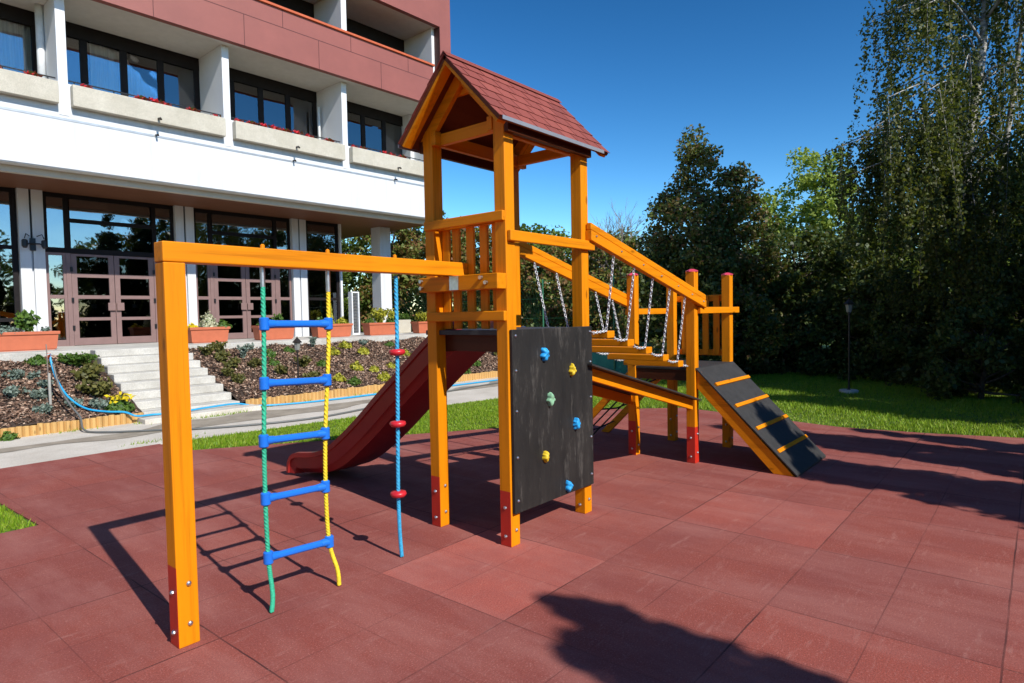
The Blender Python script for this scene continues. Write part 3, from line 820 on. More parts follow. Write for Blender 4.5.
for kd, u, s, lb_, c in [('sage', -1.45, .8, 'grey-teal trailing plant over the left of the longest box', 'plant'), ('sage', -1.05, .8, 'grey-teal trailing plant in the middle of the longest box', 'plant'),
        ('tall', -.72, 1.15, 'upright glossy green shrub in the long box left of the doors', 'shrub'), ('grey', -.42, .7, 'dark grey tuft at the right end of the long box', 'plant'),
        ('cream', 2.68, 1.0, 'round cream variegated shrub right of the orange post', 'shrub'), ('bloom', 2.32, 1.0, 'yellow flowers at the left end of the cream shrub box', 'flowers'),
        ('green', 3.02, 1.2, 'green ferny plant spilling from the cream shrub box', 'plant'),
        ('green', 4.05, 1.3, 'low green plant left in the box behind the green rope', 'plant'), ('tall', 4.42, .9, 'bushy green shrub in the box behind the green rope', 'shrub'),
        ('green', 5.60, 1.3, 'low green plant left of the yellow conifer', 'plant'), ('cone', 5.92, 1.15, 'slim yellow conifer behind the yellow rope', 'conifer'), ('yellow', 6.28, 1.2, 'yellow-green plant right of the slim conifer', 'plant'),
        ('ysprig', 7.55, 1.35, 'large yellow-green bush in the box left of the blue rope', 'bush'), ('green', 7.2, 1.1, 'low green plant at the left of the yellow-green bush', 'plant'), ('green', 7.95, 1.1, 'low green plant at the right of the yellow-green bush', 'plant'),
        ('ysprig', 9.1, 1.1, 'yellow-green bush in the box at the right end', 'bush')]:
    shrub(kd, u, 3.75, BZ, s, lb_, c, 'plants in the terracotta boxes', 'potted_plant')
shrub('ysprig', 9.05, 5.1, TZ+.33, 1.3, 'yellow-green bush in the grey concrete planter', 'bush', name='potted_plant')
shrub('big', 9.45, 5.1, TZ+.33, .9, 'dark green bush in the grey concrete planter', 'bush', name='potted_plant')

# geraniums in the balcony troughs
ORD = ['first', 'second', 'third', 'fourth', 'fifth', 'sixth', 'seventh', 'eighth']
gmesh = []
for q in range(3):
    n = 46; P = RNG.normal(size=(n, 3))*np.array([.075, .035, .03])+np.array([0, 0, .10])
    me = quads('geranium', P, .06, M['flower_red']); gmesh.append(me)
TN = {-1: 'in the leftmost concrete trough', 0: 'in the concrete trough above the mauve doors', 1: 'in the third concrete trough', 2: 'in the trough beside the tower roof'}
for k, spots in {-1: [2.0, 2.55], 0: [.28, 1.25, 1.5, 1.72, 2.25, 2.75], 1: [.15, .45, .75, 1.05, 1.3, 1.6, 1.95, 2.5], 2: [.15, .4, 1.15, 1.4, 1.75]}.items():
    for i, du in enumerate(spots):
        o = link_mesh('geranium', gmesh[i % 3], loc=W(P3*k+du, 3.12, 6.08)); s = random.uniform(.6, 1.0); o.scale = (s, .8, s)
        tag(o, f'red geranium {TN[k]}, {ORD[i]} from the left', 'geranium', 'red geraniums on the balconies')

# garden lanterns, hoses, tap
def lantern(loc, label, h=.95, rot=0):
    t = thing('garden_lantern', label, 'lamp', loc, 'garden lanterns', org=(0, 0, 0))
    MB().lathe([(.06, 0), (.06, .03), (.025, .07), (.018, .12), (.018, h-.25), (.03, h-.24), (.03, h-.22), (.02, h-.2)], n=10).build('pole', M['lantern_bronze'], t, smooth=False)
    MB().lathe([(.045, h-.2), (.07, h-.06), (.07, h-.055)], n=6).build('glass', M['lantern_glass'], t)
    MB().lathe([(.10, h-.054), (.105, h-.04), (.03, h+.03), (.012, h+.05), (.012, h+.07)], n=6).build('cap', M['lantern_bronze'], t)
lantern(W(2.98, .42, bed_h(2.98, .42)), 'short bronze garden lantern standing in the bark bed')
lantern((13.5, 2.85, -.01), 'slim dark lantern post on the shaded lawn before the trees', 1.75)
mb = MB(); mb.lathe([(.17, 0), (.17, .05), (.15, .06)], (13.5, 2.85, -.012), 14)
tag(at(mb.build('footing', M['path']), (13.5, 2.85, -.012)), 'pale round concrete footing under the slim lantern post', 'footing')

def smooth_path(pts, n=8):
    out = []; P = [Vector(p) for p in pts]
    for i in range(len(P)-1):
        p0, p1, p2, p3 = P[max(i-1, 0)], P[i], P[i+1], P[min(i+2, len(P)-1)]
        for k in range(n):
            t = k/n
            out.append(.5*((2*p1)+(-p0+p2)*t+(2*p0-5*p1+4*p2-p3)*t*t+(-p0+3*p1-3*p2+p3)*t**3))
    out.append(P[-1]); return out
hb = MB(); hb.tube(smooth_path([W(-.99, 1.05, 1.12), W(-.99, 1.0, 1.0), W(-.96, .85, .72), W(-.88, .60, .45), W(-.72, .35, .27), W(-.5, .12, .21), W(-.3, -.03, .19), W(-.16, -.14, .12), W(.1, -.05, .10), W(.45, -.12, .10), W(1.0, -.05, .11), W(1.5, -.02, .11), W(1.85, -.10, .04), W(2.6, -.30, .02), W(3.6, -.42, .02), W(4.9, -.45, .02), W(6.1, -.62, .02), W(7.7, -.68, .02), W(9.9, -.8, .02)]), .017, 7)
tag(at(hb.build('blue_hose', M['hose_blue'], smooth=True), W(0, 0, .1)), 'light blue garden hose drooping from the tap and along the path', 'hose')
hb = MB(); hb.tube(smooth_path([W(-1.03, .72, .98), W(-1.0, .55, .62), W(-.95, .22, .36), W(-.90, -.05, .19), W(-.93, -.36, .03), W(-.75, -.75, .02), W(-.3, -1.15, .02), W(.45, -1.75, .02), W(1.66, -2.15, .02), W(3.0, -1.95, .02), W(3.9, -1.75, .02), W(4.9, -1.45, .02), W(7.2, -1.15, .02), W(9.9, -1.3, .02)]), .015, 7)
tag(at(hb.build('grey_hose', M['hose_grey'], smooth=True), W(0, -1.4, .02)), 'dark grey hose lying along the concrete path', 'hose')
tp = thing('standpipe', 'grey stake with a hose tap in the left bark bed', 'standpipe', W(-1.08, .75, bed_h(-1.08, .75)), org=(0, 0, 0))
MB().tube([(0, 0, -.05), (0, 0, .42), (.005, 0, .5)], [.020, .020, .018], 8).build('pipe', M['hose_pale'], tp)
MB().tube([(0, .03, 0), (-.012, .03, .95)], .008, 6).build('stake', M['bark_pale'], tp)
MB().tube([(-.01, .03, .78), (.05, .15, .79), (.09, .28, .78)], .012, 7).build('tap', M['white_metal'], tp)
MB().tube([(.075, .29, .80), (.085, .29, .70)], .028, 9).build('hose_connector', M['orange_plastic'], tp)

# ------------------------------------------------------------------ play structure
PX, PY = 3.287, 2.788
A_, B_, w = .920, .700, .098
X2, Y2, A2 = 6.315, 2.792, .976
S = thing('play_structure', 'orange timber climbing frame with roofed tower, red slide, chain bridge posts and black ramp', 'play structure', (PX, PY, 0))
wz, wx, wy = M['wood_z'], M['wood_x'], M['wood_y']
def bolt(parent, p, d, r=.014):
    b = MB(); d = Vector(d); p = Vector(p)
    b.tube([p, p+d*.006, p+d*.012], [r, r*.9, r*.45], 8)
    b.build('bolt', M['steel'], parent, org=(PX, PY, 0))
def post(x, y, h, red=.386, both=False, cap=False, name='post', wd=w, paint=True):
    b = MB()
    v = [(x+i*wd, y+j*wd, z) for z in (0, red, h) for j in (0, 1) for i in (0, 1)]
    f = [(0, 2, 3, 1), (8, 9, 11, 10)]; mi = [0, 0]
    for L in (0, 4):
        for (a, bb_), m_ in (((0, 1), 1 if (both and L == 0) else 0), ((1, 3), 0), ((3, 2), 0), ((2, 0), 1 if L == 0 and paint else 0)):
            f.append((L+a, L+bb_, L+4+bb_, L+4+a)); mi.append(m_)
    b.v = v; b.f = [list(q) for q in f]; b.mi = mi
    o = b.build(name, [wz, M['red_paint']], S, bev=.005)
    for z in (.10, .30):
        bolt(o, (x-.001, y+wd*.5, z-.03), (-1, 0, 0)); bolt(o, (x+wd*.55, y-.001, z+.01), (0, -1, 0))
    if cap:
        MB().lathe([(.071, 0), (.071, .012), (.02, .03)], (x+wd/2, y+wd/2, h+.001), 4).build('post_cap', M['pink_cap'], o, org=(PX, PY, 0))
        o.children[-1].rotation_euler = (0, 0, 0)
    return o
for (x, y, rd_) in ((PX, PY, True), (PX, PY+B_, True), (PX+A_, PY, False), (PX+A_, PY+B_, False)): post(x, y, 2.985, paint=rd_)
for (x, y, bt) in ((X2, Y2, True), (X2+A2, Y2, False), (X2, Y2+B_, False), (X2+A2, Y2+B_, False)): post(x, y, 2.02, both=bt, cap=True, paint=x < X2+.1)
# swing beam and its outer post
SX, SY, sw = 1.268, 3.214, .102
post(SX, SY, 1.8855, red=.40, wd=sw, name='outer_post')
bm_ = MB().box(SX-.002, 3.358, SY-.001, SY+sw, 1.888, 1.986).build('swing_beam', wx, S, bev=.006)
for x in (1.80, 2.21, 2.72):
    MB().lathe([(.012, 0), (.012, .02), (.006, .026)], (x, SY+.05, 1.986), 8).build('bolt', M['wood_z'], bm_, org=(PX, PY, 0))
# beam shoe and the heavy cross beam that carries it
MB().box(PX-.095, PX-.002, PY-.0, 3.560, 1.780, 1.886).build('cross_beam', wy, S, bev=.005)
sh = MB(); sh.box(PX-.1005, PX-.0955, 3.150, 3.236, 1.785, 1.885); sh.build('steel_shoe', M['steel'], S)
for y, z in ((2.93, 1.86), (2.885, 1.825), (3.53, 1.86), (3.53, 1.81)):
    b = MB(); b.tube([(PX-.094, y, z), (PX-.115, y, z)], .014, 8); b.build('bolt', M['steel'], S)
# left rails and balusters
MB().box(PX-.034, PX-.002, PY-.002, 3.562, 2.240, 2.308).build('rail', wy, S, bev=.006)
MB().box(PX-.034, PX-.002, PY-.002, 3.556, 1.563, 1.632).build('rail', wy, S, bev=.006)
for z in (1.563, 2.238): MB().box(PX+.046, PX+.072, PY+.0985, PY+B_-.0005, z, z+.066).build('rail', wy, S, bev=.004)
for yc in (3.472-.03, 3.338, 3.195, 3.062, 2.945):
    MB().box(PX+.0735, PX+.0965, yc-.036, yc+.036, 1.505, 2.285).build('baluster', wz, S, bev=.004)
# front rail (sunny side) and its twin at the slide side kept low
MB().box(PX+.012, PX+A_+w+.045, PY-.034, PY-.002, 2.105, 2.178).build('rail', wx, S, bev=.006)
# floor
mbf = MB(); mbf.box(PX+.03, PX+A_+w-.03, PY+.025, PY+B_+w+.05, 1.462, 1.497); mbf.build('tower_floor', M['deck_black'], S, bev=.003)
for x in (PX+.104, PX+A_-.05): MB().box(x, x+.04, PY+.02, PY+B_+w-.02, 1.34, 1.460).build('floor_joist', M['wooddark_y'], S)
MB().box(PX+.15, PX+A_-.06, PY+B_+.02, PY+B_+.06, 1.33, 1.459).build('floor_joist', M['wooddark_x'], S)
MB().box(PX+.101, PX+A_-.001, PY+.03, PY+.07, 1.36, 1.461).build('floor_joist', wx, S)
# climbing wall
cw = MB().box(3.302, 4.296, PY-.028, PY-.004, .232, 1.502).build('climbing_wall', M['board'], S, bev=.004)
for x in (3.335, 4.262):
    for z in (.32, .62, .94, 1.22, 1.46): bolt(cw, (x, PY-.028, z), (0, -1, 0), .011)
def hold(x, z, mat, lab, sx, sz, seed):
    bm = bmesh.new(); bmesh.ops.create_icosphere(bm, subdivisions=4, radius=1)
    rg = random.Random(seed); k1, k2, p1, p2 = rg.uniform(2, 3.4), rg.uniform(2, 3.4), rg.uniform(0, 6), rg.uniform(0, 6)
    for v in bm.verts:
        d = v.co.copy()
        s_ = 1+.20*math.sin(k1*d.x*1.6+p1)*math.cos(k2*d.z*1.8+p2)+.06*math.sin(d.x*9+p2)*math.sin(d.z*8+p1)
        pinch = 1-.38*math.exp(-((d.z-.15)/.22)**2)*(abs(d.x) if seed % 2 else .4)
        v.co = Vector((d.x*sx*s_*pinch, min(d.y, .12)*.055*s_, d.z*sz*s_))*.74
        v.co += Vector((x-PX, PY-.029-PY, z))
    me = bpy.data.meshes.new('climbing_hold'); bm.to_mesh(me); bm.free(); me.materials.append(M[mat])
    me.polygons.foreach_set('use_smooth', [True]*len(me.polygons))
    o = bpy.data.objects.new('climbing_hold', me); COL.objects.link(o); o.parent = S; o['label'] = lab
hold(3.651, 1.318, 'hold_blue', 'blue climbing hold at the top of the black board', .050, .066, 1)
hold(3.996, 1.172, 'hold_yellow', 'yellow climbing hold near the right edge of the board', .038, .060, 2)
hold(3.712, .985, 'hold_green', 'pale green climbing hold in the middle of the board', .045, .068, 3)
hold(4.040, .755, 'hold_blue', 'blue climbing hold at the right side of the board', .042, .066, 5)
hold(3.640, .574, 'hold_yellow', 'yellow climbing hold low on the left', .038, .052, 7)
hold(3.928, .295, 'hold_blue', 'blue climbing hold at the lower edge of the board', .040, .058, 9)

# roof
RX0, RX1, RY, RZA = 3.142, 4.47, PY+(B_+w)/2, 3.425
EV, EZ = .505, 2.895
for sgn in (-1, 1):
    ye = RY+sgn*EV
    sl = Vector((0, sgn*EV, EZ-RZA)); L = sl.length; sl.normalize(); nrm = Vector((0, sgn*(RZA-EZ), EV)).normalized()
    def rp(x, t, h): # point on the slope: t metres below the ridge, h above the board
        p = Vector((x, RY, RZA))+sl*t+nrm*h; return p
    b = MB()
    vs = [rp(x, t, h) for h in (-.040, -.016) for t in (0, L) for x in (RX0, RX1)]
    b.add(vs, [(0, 1, 3, 2), (4, 6, 7, 5), (0, 4, 5, 1), (2, 3, 7, 6), (0, 2, 6, 4), (1, 5, 7, 3)])
    rf = b.build('roof', M['roof_shade'], S)
    for xa, xb in ((RX0+.003, RX0+.085), (RX1-.085, RX1-.003)):
        ov = MB(); vs = [rp(x, t, h) for h in (-.062, -.0405) for t in (.062, L-.004) for x in (xa, xb)]
        ov.add(vs, [(0, 1, 3, 2), (4, 6, 7, 5), (0, 4, 5, 1), (2, 3, 7, 6), (0, 2, 6, 4), (1, 5, 7, 3)])
        ov.build('sunlit_overhang', wy, S, bev=.003)  # separate orange strip stands for the sunlit underside of the overhang
    s = MB(); rows = 6; rh = L/rows
    for r_ in range(rows):
        x = RX0-.012-(.083 if r_ % 2 else 0.0)
        while x < RX1+.012:
            x0, x1 = max(x, RX0-.012), min(x+.156, RX1+.012); x += .166
            if x1-x0 < .01: continue
            t0 = r_*rh-.004; t1 = (r_+1)*rh+(.014 if r_ < rows-1 else .002)+random.uniform(-.003, .003)
            h0, h1 = -.0152, -.0108+random.uniform(0, .0015)
            vs = [rp(x0, t0, h0), rp(x1, t0, h0), rp(x1, t1, h1), rp(x0, t1, h1), rp(x0, t0, h0+.003), rp(x1, t0, h0+.003), rp(x1, t1, h1+.004), rp(x0, t1, h1+.004)]
            s.add(vs, [(0, 3, 2, 1), (4, 5, 6, 7), (0, 1, 5, 4), (3, 7, 6, 2), (0, 4, 7, 3), (1, 2, 6, 5)])
    s.build('shingles', M['shingle'], rf, org=(PX, PY, 0))
    g = MB(); ya = RY+sgn*(EV+.006); g.box(RX0+.002, RX1-.1, min(ya, ya+sgn*.005), max(ya, ya+sgn*.005), EZ-.034, EZ-.008)
    g.build('drip_edge', M['drip'], rf, org=(PX, PY, 0))
    # barge boards and rafters
    for x0, x1, dp, t1, mt, nm in ((PX+.002, PX+.042, .085, L-.06, wx, 'rafter'), (PX+A_+w-.044, PX+A_+w-.004, .085, L-.06, wx, 'rafter')):
        q = MB(); t0 = .055 if nm == 'rafter' else .003
        vs = [rp(x, t, h) for h in (-.041-dp, -.041) for t in (t0+(dp*.0), t1) for x in (x0, x1)]
        # mitre at the ridge
        for i in (0, 1):
            tt = t0+dp*(RZA-EZ)/EV
            vs[i] = rp((x0, x1)[i], tt*.93, -.041-dp)
        q.add(vs, [(0, 1, 3, 2), (4, 6, 7, 5), (0, 4, 5, 1), (2, 3, 7, 6), (0, 2, 6, 4), (1, 5, 7, 3)])
        q.build(nm, wy, S, bev=.003)
    # eaves plate inside the posts
    yi = PY+.0985 if sgn < 0 else PY+B_-.046
    MB().box(PX-.01, PX+A_+w+.05, yi, yi+.045, 2.862, 2.958).build('eaves_beam', wx, S, bev=.004)
    MB().box(PX+.0, PX+A_+w, PY-.040 if sgn < 0 else PY+B_+w+.002, PY-.002 if sgn < 0 else PY+B_+w+.04, 2.83, 2.915).build('eaves_beam', M['wooddark_x'], S, bev=.004)
for sgn in (-1, 1):
    rc = MB(); rc.prism([(RY, RZA-.001), (RY+sgn*.034, RZA-.0365), (RY+sgn*.035, RZA-.0315), (RY, RZA+.0045)], 0, RX0-.014, RX1+.014)
    rc.build('ridge_cap', M['shingle'], S)
MB().prism([(RY-.03, RZA-.085), (RY+.03, RZA-.085), (RY+.026, RZA-.055), (RY, RZA-.0285), (RY-.026, RZA-.055)], 0, RX0+.002, RX1-.002).build('ridge_beam', wx, S)
for x in (PX+.045, PX+A_+.02):
    MB().box(x, x+.045, PY+.1445, PY+B_-.047, 2.868, 2.952).build('tie_beam', wy, S, bev=.004)
for x in (PX+.004, PX+A_+.05):
    MB().prism([(RY-.125, 3.185), (RY+.125, 3.185), (RY+.050, 3.268), (RY-.050, 3.268)], 0, x+.04, x+.065).build('collar_tie', wy, S)

# slide
def slide():
    prof = [(3.53, 1.600), (3.60, 1.56), (3.75, 1.46), (3.912, 1.342), (4.17, 1.145), (4.446, .935), (4.741, .70), (5.058, .475), (5.25, .365), (5.42, .305), (5.60, .275), (5.78, .250), (5.88, .205), (5.935, .12), (5.945, .03)]
    pr = [Vector((y, z)) for y, z in prof]
    # resample smoothly
    pts = [Vector((p.x, p.y)) for p in smooth_path([(y, z, 0) for y, z in prof], 4)]
    x0, x1 = 3.455, 4.075
    # closed cross-section in (x, d): d is depth normal to the run (0 = flange top, negative = down)
    cs = [(0, 0), (.045, .004), (.075, -.01), (.10, -.15), (.16, -.185), (.31, -.19), (.46, -.185), (.52, -.15), (.545, -.01), (.575, .004), (.62, 0),
          (.62, -.045), (.60, -.05), (.585, -.16), (.555, -.175), (.52, -.215), (.31, -.225), (.10, -.215), (.065, -.175), (.035, -.16), (.02, -.05), (0, -.045)]
    n = len(cs); V = []; Fc = []
    for i, p in enumerate(pts):
        d = (pts[min(i+1, len(pts)-1)]-pts[max(i-1, 0)]).normalized(); nn = Vector((-d.y, d.x))
        if nn.y < 0 and i < len(pts)-8: nn = -nn
        t = i/(len(pts)-1)
        sc_ = 1.0 if t < .80 else max(.62, 1-(t-.80)*1.9)
        for cx, cd in cs:
            q = p+nn*cd*sc_
            V.append((x0+cx, q.x, max(q.y, .004)))
    for i in range(len(pts)-1):
        for k in range(n): Fc.append((i*n+k, i*n+(k+1) % n, (i+1)*n+(k+1) % n, (i+1)*n+k))
    Fc += [tuple(range(n))[::-1], tuple(len(V)-n+k for k in range(n))]
    b = MB(); b.add(V, Fc)
    o = b.build('slide', M['slide_red'], S, smooth=True)
    m = o.modifiers.new('edge', 'EDGE_SPLIT'); m.split_angle = R(38)
slide()

# small platform
pf = MB(); pf.box(X2+.012, X2+A2+w-.012, Y2-.01, Y2+B_+w+.02, .985, 1.010); pf.build('platform_floor', M['deck_black'], S, bev=.003)
MB().box(X2+.02, X2+.06, Y2+.0985, Y2+B_-.001, .87, .983).build('floor_joist', M['wooddark_y'], S)
MB().box(X2+A2+.03, X2+A2+.07, Y2+.0985, Y2+B_-.001, .87, .983).build('floor_joist', M['wooddark_y'], S)
MB().box(X2+.0985, X2+A2-.001, Y2+B_+.03, Y2+B_+.07, .87, .983).build('floor_joist', M['wooddark_x'], S)
MB().box(X2+.075, X2+A2+w+.11, Y2-.036, Y2-.002, 1.582, 1.650).build('rail', wx, S, bev=.005)
MB().box(X2+.02, X2+A2+w-.02, Y2+B_+w+.002, Y2+B_+w+.034, 1.582, 1.650).build('rail', wx, S, bev=.005)
MB().box(X2+A2+w+.002, X2+A2+w+.034, Y2+.03, Y2+B_+w, 1.725, 1.800).build('rail', wy, S, bev=.005)
MB().box(X2+A2+w+.002, X2+A2+w+.034, Y2+.03, Y2+B_+w, 1.075, 1.145).build('rail', wy, S, bev=.005)
for yc in (2.985, 3.12, 3.255, 3.39): MB().box(X2+A2+w-.024, X2+A2+w, yc-.037, yc+.037, 1.09, 1.79).build('baluster', wz, S, bev=.004)
# sloping handrails of the bridge
for y0, zc0, zc1, xa, xb in ((PY-.058, 2.250, 1.708, 4.262, 6.482), (PY+B_+w+.002, 2.250, 1.708, 4.20, 6.44)):
    def hz(x): return zc0+(zc1-zc0)*(x-4.262)/(6.482-4.262)
    lo = MB(); lo.prism([(xa, hz(xa)-.070), (xb, hz(xb)-.070), (xb, hz(xb)+.010), (xa, hz(xa)+.010)], 1, y0, y0+.055); h_ = lo.build('handrail', wx, S, bev=.005)
    up_ = MB(); up_.prism([(xa+.002, hz(xa)+.0125), (xb-.002, hz(xb)+.0125), (xb-.002, hz(xb)+.070), (xa+.002, hz(xa)+.070)], 1, y0+.004, y0+.052); up_.build('handrail', wx, S, bev=.008)
    if y0 < PY:
        for x in (4.33, 4.72, 5.1, 5.45, 5.8, 6.12, 6.40): bolt(h_, (x, y0-.0005, hz(x)-.02), (0, -1, 0), .009)
# sloping safety deck below the bridge
def dz(x): return 1.184+(.706-1.184)*(x-4.319)/(6.232-4.319)
x0, x1 = 4.22, 6.30
ld = MB(); ld.prism([(x0, dz(x0)-.014), (x1, dz(x1)-.014), (x1, dz(x1)), (x0, dz(x0))], 1, PY-.075, PY+B_+w+.02); ld.build('sloping_deck', M['deck_black'], S)
for y in (PY+.010, PY+B_+.05):
    xa = x0+.02; xb = x1+(.03 if y > PY+.3 else -.02)
    b = MB(); b.prism([(xa, dz(xa)-.118), (xb, dz(xb)-.118), (xb, dz(xb)-.016), (xa, dz(xa)-.016)], 1, y, y+.042); b.build('stringer', wx, S, bev=.004)
# black ramp with cleats on the sunny side
def rz(y): return .985*(y-1.80)/(Y2-.012-1.80)
yt, yb = Y2-.012, 1.80
rd = MB(); rd.prism([(yb-.02, .003), (yt, rz(yt)), (yt, rz(yt)+.020), (yb-.02, .023)], 0, X2+.02, X2+A2+w-.01)
ramp_o = rd.build('ramp', M['deck_black'], S, bev=.002)
for x in (X2+.030, X2+A2+.03):
    b = MB(); b.prism([(yb+.01, .002), (yt-.0, rz(yt)-.003), (yt, rz(yt)-.19), (yb+.205, .002)], 0, x, x+.045); b.build('stringer', wy, S, bev=.003)
for (yc) in (2.607, 2.400, 2.190, 1.985):
    b = MB(); sdir = Vector((0, yt-yb, rz(yt))).normalized(); sn = Vector((0, -sdir.z, sdir.y))
    c = Vector((0, yc, rz(yc)+.020))
    vs = [Vector((x, 0, 0))+c+sdir*a+sn*h for h in (.001, .026) for a in (-.020, .020) for x in (X2+.075, X2+A2+w-.03)]
    b.add(vs, [(0, 1, 3, 2), (4, 6, 7, 5), (0, 4, 5, 1), (2, 3, 7, 6), (0, 2, 6, 4), (1, 5, 7, 3)]); b.build('cleat', wx, ramp_o, org=(PX, PY, 0), bev=.004)
for i in range(7):
    yy = 1.9+i*.14
    b = MB(); b.tube([(X2+.05, yy, rz(yy)+.021), (X2+.05, yy-.003, rz(yy)+.026)], .008, 7); b.build('bolt', M['steel'], ramp_o, org=(PX, PY, 0))
# rope net ladder on the shady side
y0n, y1n = Y2+B_+w+.01, 4.52
def nz(y): return .88*(y1n-y)/(y1n-y0n)
nl = MB()
for x in (X2+.045, X2+A2+.012):
    b = MB(); b.prism([(y0n, nz(y0n)-.03), (y0n, nz(y0n)+.07), (y1n+.05, .01), (y1n-.07, .004)], 0, x, x+.045); b.build('stringer', wy, S, bev=.003)
for k in (1, 3, 5):
    yy = y0n+(y1n-y0n)*k/6
    nl.tube([(X2+.09, yy, nz(yy)+.02), (X2+.55, yy, nz(yy)-.02), (X2+A2+.012, yy, nz(yy)+.02)], .010, 6)
for x in (X2+.40, X2+.68): nl.tube([(x, y0n+(y1n-y0n)*k/6, nz(y0n+(y1n-y0n)*k/6)-.0) for k in range(7)], .010, 6)
nl.build('rope_net', M['black_rope'], S)

# ------------------------------------------------------------------ chain bridge
BR = thing('chain_bridge', 'hanging bridge of orange planks on silver chains between tower and low platform', 'bridge', (4.7, PY, 1.1))
PLK = [(4.695, 1.450), (5.040, 1.362), (5.385, 1.275), (5.735, 1.182), (6.070, 1.098)]
FY0, FY1 = PY+.070, PY+B_+w-.085
for (x, z) in PLK:
    p_ = MB().box(x, x+.118, FY0, FY1, z-.062, z).build('plank', wy, BR, bev=.006)
def chain(pts, pitch=.026, name='chain', parent=BR):
    b = MB(); P = [Vector(p) for p in pts]; i = 0
    seg = [(P[k], P[k+1]) for k in range(len(P)-1)]
    tot = sum((q-p).length for p, q in seg); n = max(2, int(tot/pitch)); 
    for k in range(n):
        s_ = (k+.5)/n*tot
        for p, q in seg:
            l = (q-p).length
            if s_ <= l or (p, q) == seg[-1]: break
            s_ -= l
        d = (q-p).normalized(); c = p+d*min(s_, l)
        a = d.cross(Vector((.3, .9, .2))).normalized(); bb_ = d.cross(a)
        Mx = Matrix((d, a, bb_)).transposed() if k % 2 else Matrix((d, bb_, -a)).transposed()
        b.torus(c, .0105, .0042, Mx, 8, 4, 1.65)
    return b.build(name, M['chain_steel'], parent, smooth=True)
def hz(x): return 2.250+(1.708-2.250)*(x-4.262)/(6.482-4.262)
for side, (yc, yr) in enumerate(((FY0+.015, PY-.025), (FY1-.015, PY+B_+w+.02))):
    prev = None
    for i, (x, z) in enumerate(PLK):
        xb = x+.004
        xt = xb-.050
        chain([(xt, yr, hz(xt)-.075), (xb, yc, z+.005)])
        if prev is not None:
            xa, za = prev; n = 7
            chain([(xa+(xb-xa)*t/n, yc, za+(z-za)*t/n-.035*math.sin(math.pi*t/n)) for t in range(n+1)])
        prev = (xb, z-.0)
    xa, za = prev
    chain([(xa, yc, za), (xa+.10, yc, za-.05), (X2+.0, yc, 1.03)])
    chain([(PX+A_+w, yc, 1.50), (PLK[0][0]-.2, yc, 1.44), (PLK[0][0]+.004, yc, PLK[0][1])])

# ------------------------------------------------------------------ hanging ropes
def rope_tube(pts, r, mat, parent, name):
    """three-strand twisted rope"""
    sp_ = smooth_path(pts, 40); b = MB()
    b.tube(sp_, r*.88, 10)
    for ph in (0, math.pi*2/3, math.pi*4/3):
        q = [p+Vector((math.cos(ph+i*.9), math.sin(ph+i*.9), 0))*r*.62 for i, p in enumerate(sp_)]
        b.tube(q, r*.50, 6)
    return b.build(name, mat, parent, smooth=True)
RL = thing('rope_ladder', 'rope ladder with blue rungs, one green and one yellow rope, hanging from the beam', 'rope ladder', (1.98, 3.265, 0))
gp = [(1.795, 3.265, 1.80), (1.788, 3.265, 1.40), (1.770, 3.262, .95), (1.765, 3.262, .62), (1.769, 3.258, .28), (1.768, 3.225, .10), (1.752, 3.212, .008)]
yp = [(2.208, 3.265, 1.78), (2.196, 3.265, 1.40), (2.160, 3.265, .95), (2.147, 3.262, .60), (2.158, 3.260, .27), (2.185, 3.225, .10), (2.186, 3.213, .008)]
rope_tube(gp, .0125, M['rope_green'], RL, 'rope'); rope_tube(yp, .0125, M['rope_yellow'], RL, 'rope')
RL.children[0]['label'] = 'green rope on the left'; RL.children[1]['label'] = 'yellow rope on the right'
for x, zb in ((1.795, 1.80), (2.208, 1.78)):
    b = MB(); b.tube([(x, 3.265, zb-.02), (x, 3.265, 1.887)], .014, 8); b.build('ferrule', M['steel'], RL)
for (xa, za), (xb, zb) in (((1.794, 1.577), (2.199, 1.570)), ((1.782, 1.252), (2.178, 1.236)), ((1.767, .938), (2.155, .920)), ((1.767, .619), (2.145, .604)), ((1.770, .290), (2.160, .268))):
    b = MB(); b.tube([(xa, 3.262, za), (xb, 3.262, zb)], .0205, 12)
    for x, z in ((xa, za), (xb, zb)):
        b.lathe([(.020, -.036), (.0265, -.030), (.0265, .030), (.020, .036)], (x, 3.262, z), 14)
        d = 1 if x == xa else -1
        b.tube([(x+d*.012, 3.262, z), (x+d*.060, 3.262, z+(zb-za)*.12*d)], [.0265, .0215], 12)
    b.build('rung', M['blue_plastic'], RL, smooth=True)
    RL.children[-1].modifiers.new('e', 'EDGE_SPLIT')
CR = thing('climbing_rope', 'single blue climbing rope with red footholds hanging beside the tower', 'climbing rope', (2.72, 3.265, 0))
rope_tube([(2.726, 3.265, 1.87), (2.722, 3.265, 1.4), (2.712, 3.265, .95), (2.700, 3.265, .5), (2.703, 3.265, .20), (2.715, 3.265, .006)], .0130, M['rope_blue'], CR, 'rope')
for x, z in ((2.7195, 1.372), (2.711, .898), (2.700, .432)):
    b = MB(); b.lathe([(.018, -.024), (.044, -.018), (.055, -.002), (.050, .014), (.020, .020)], (x, 3.265, z), 16); b.build('foothold', M['red_plastic'], CR, smooth=True)

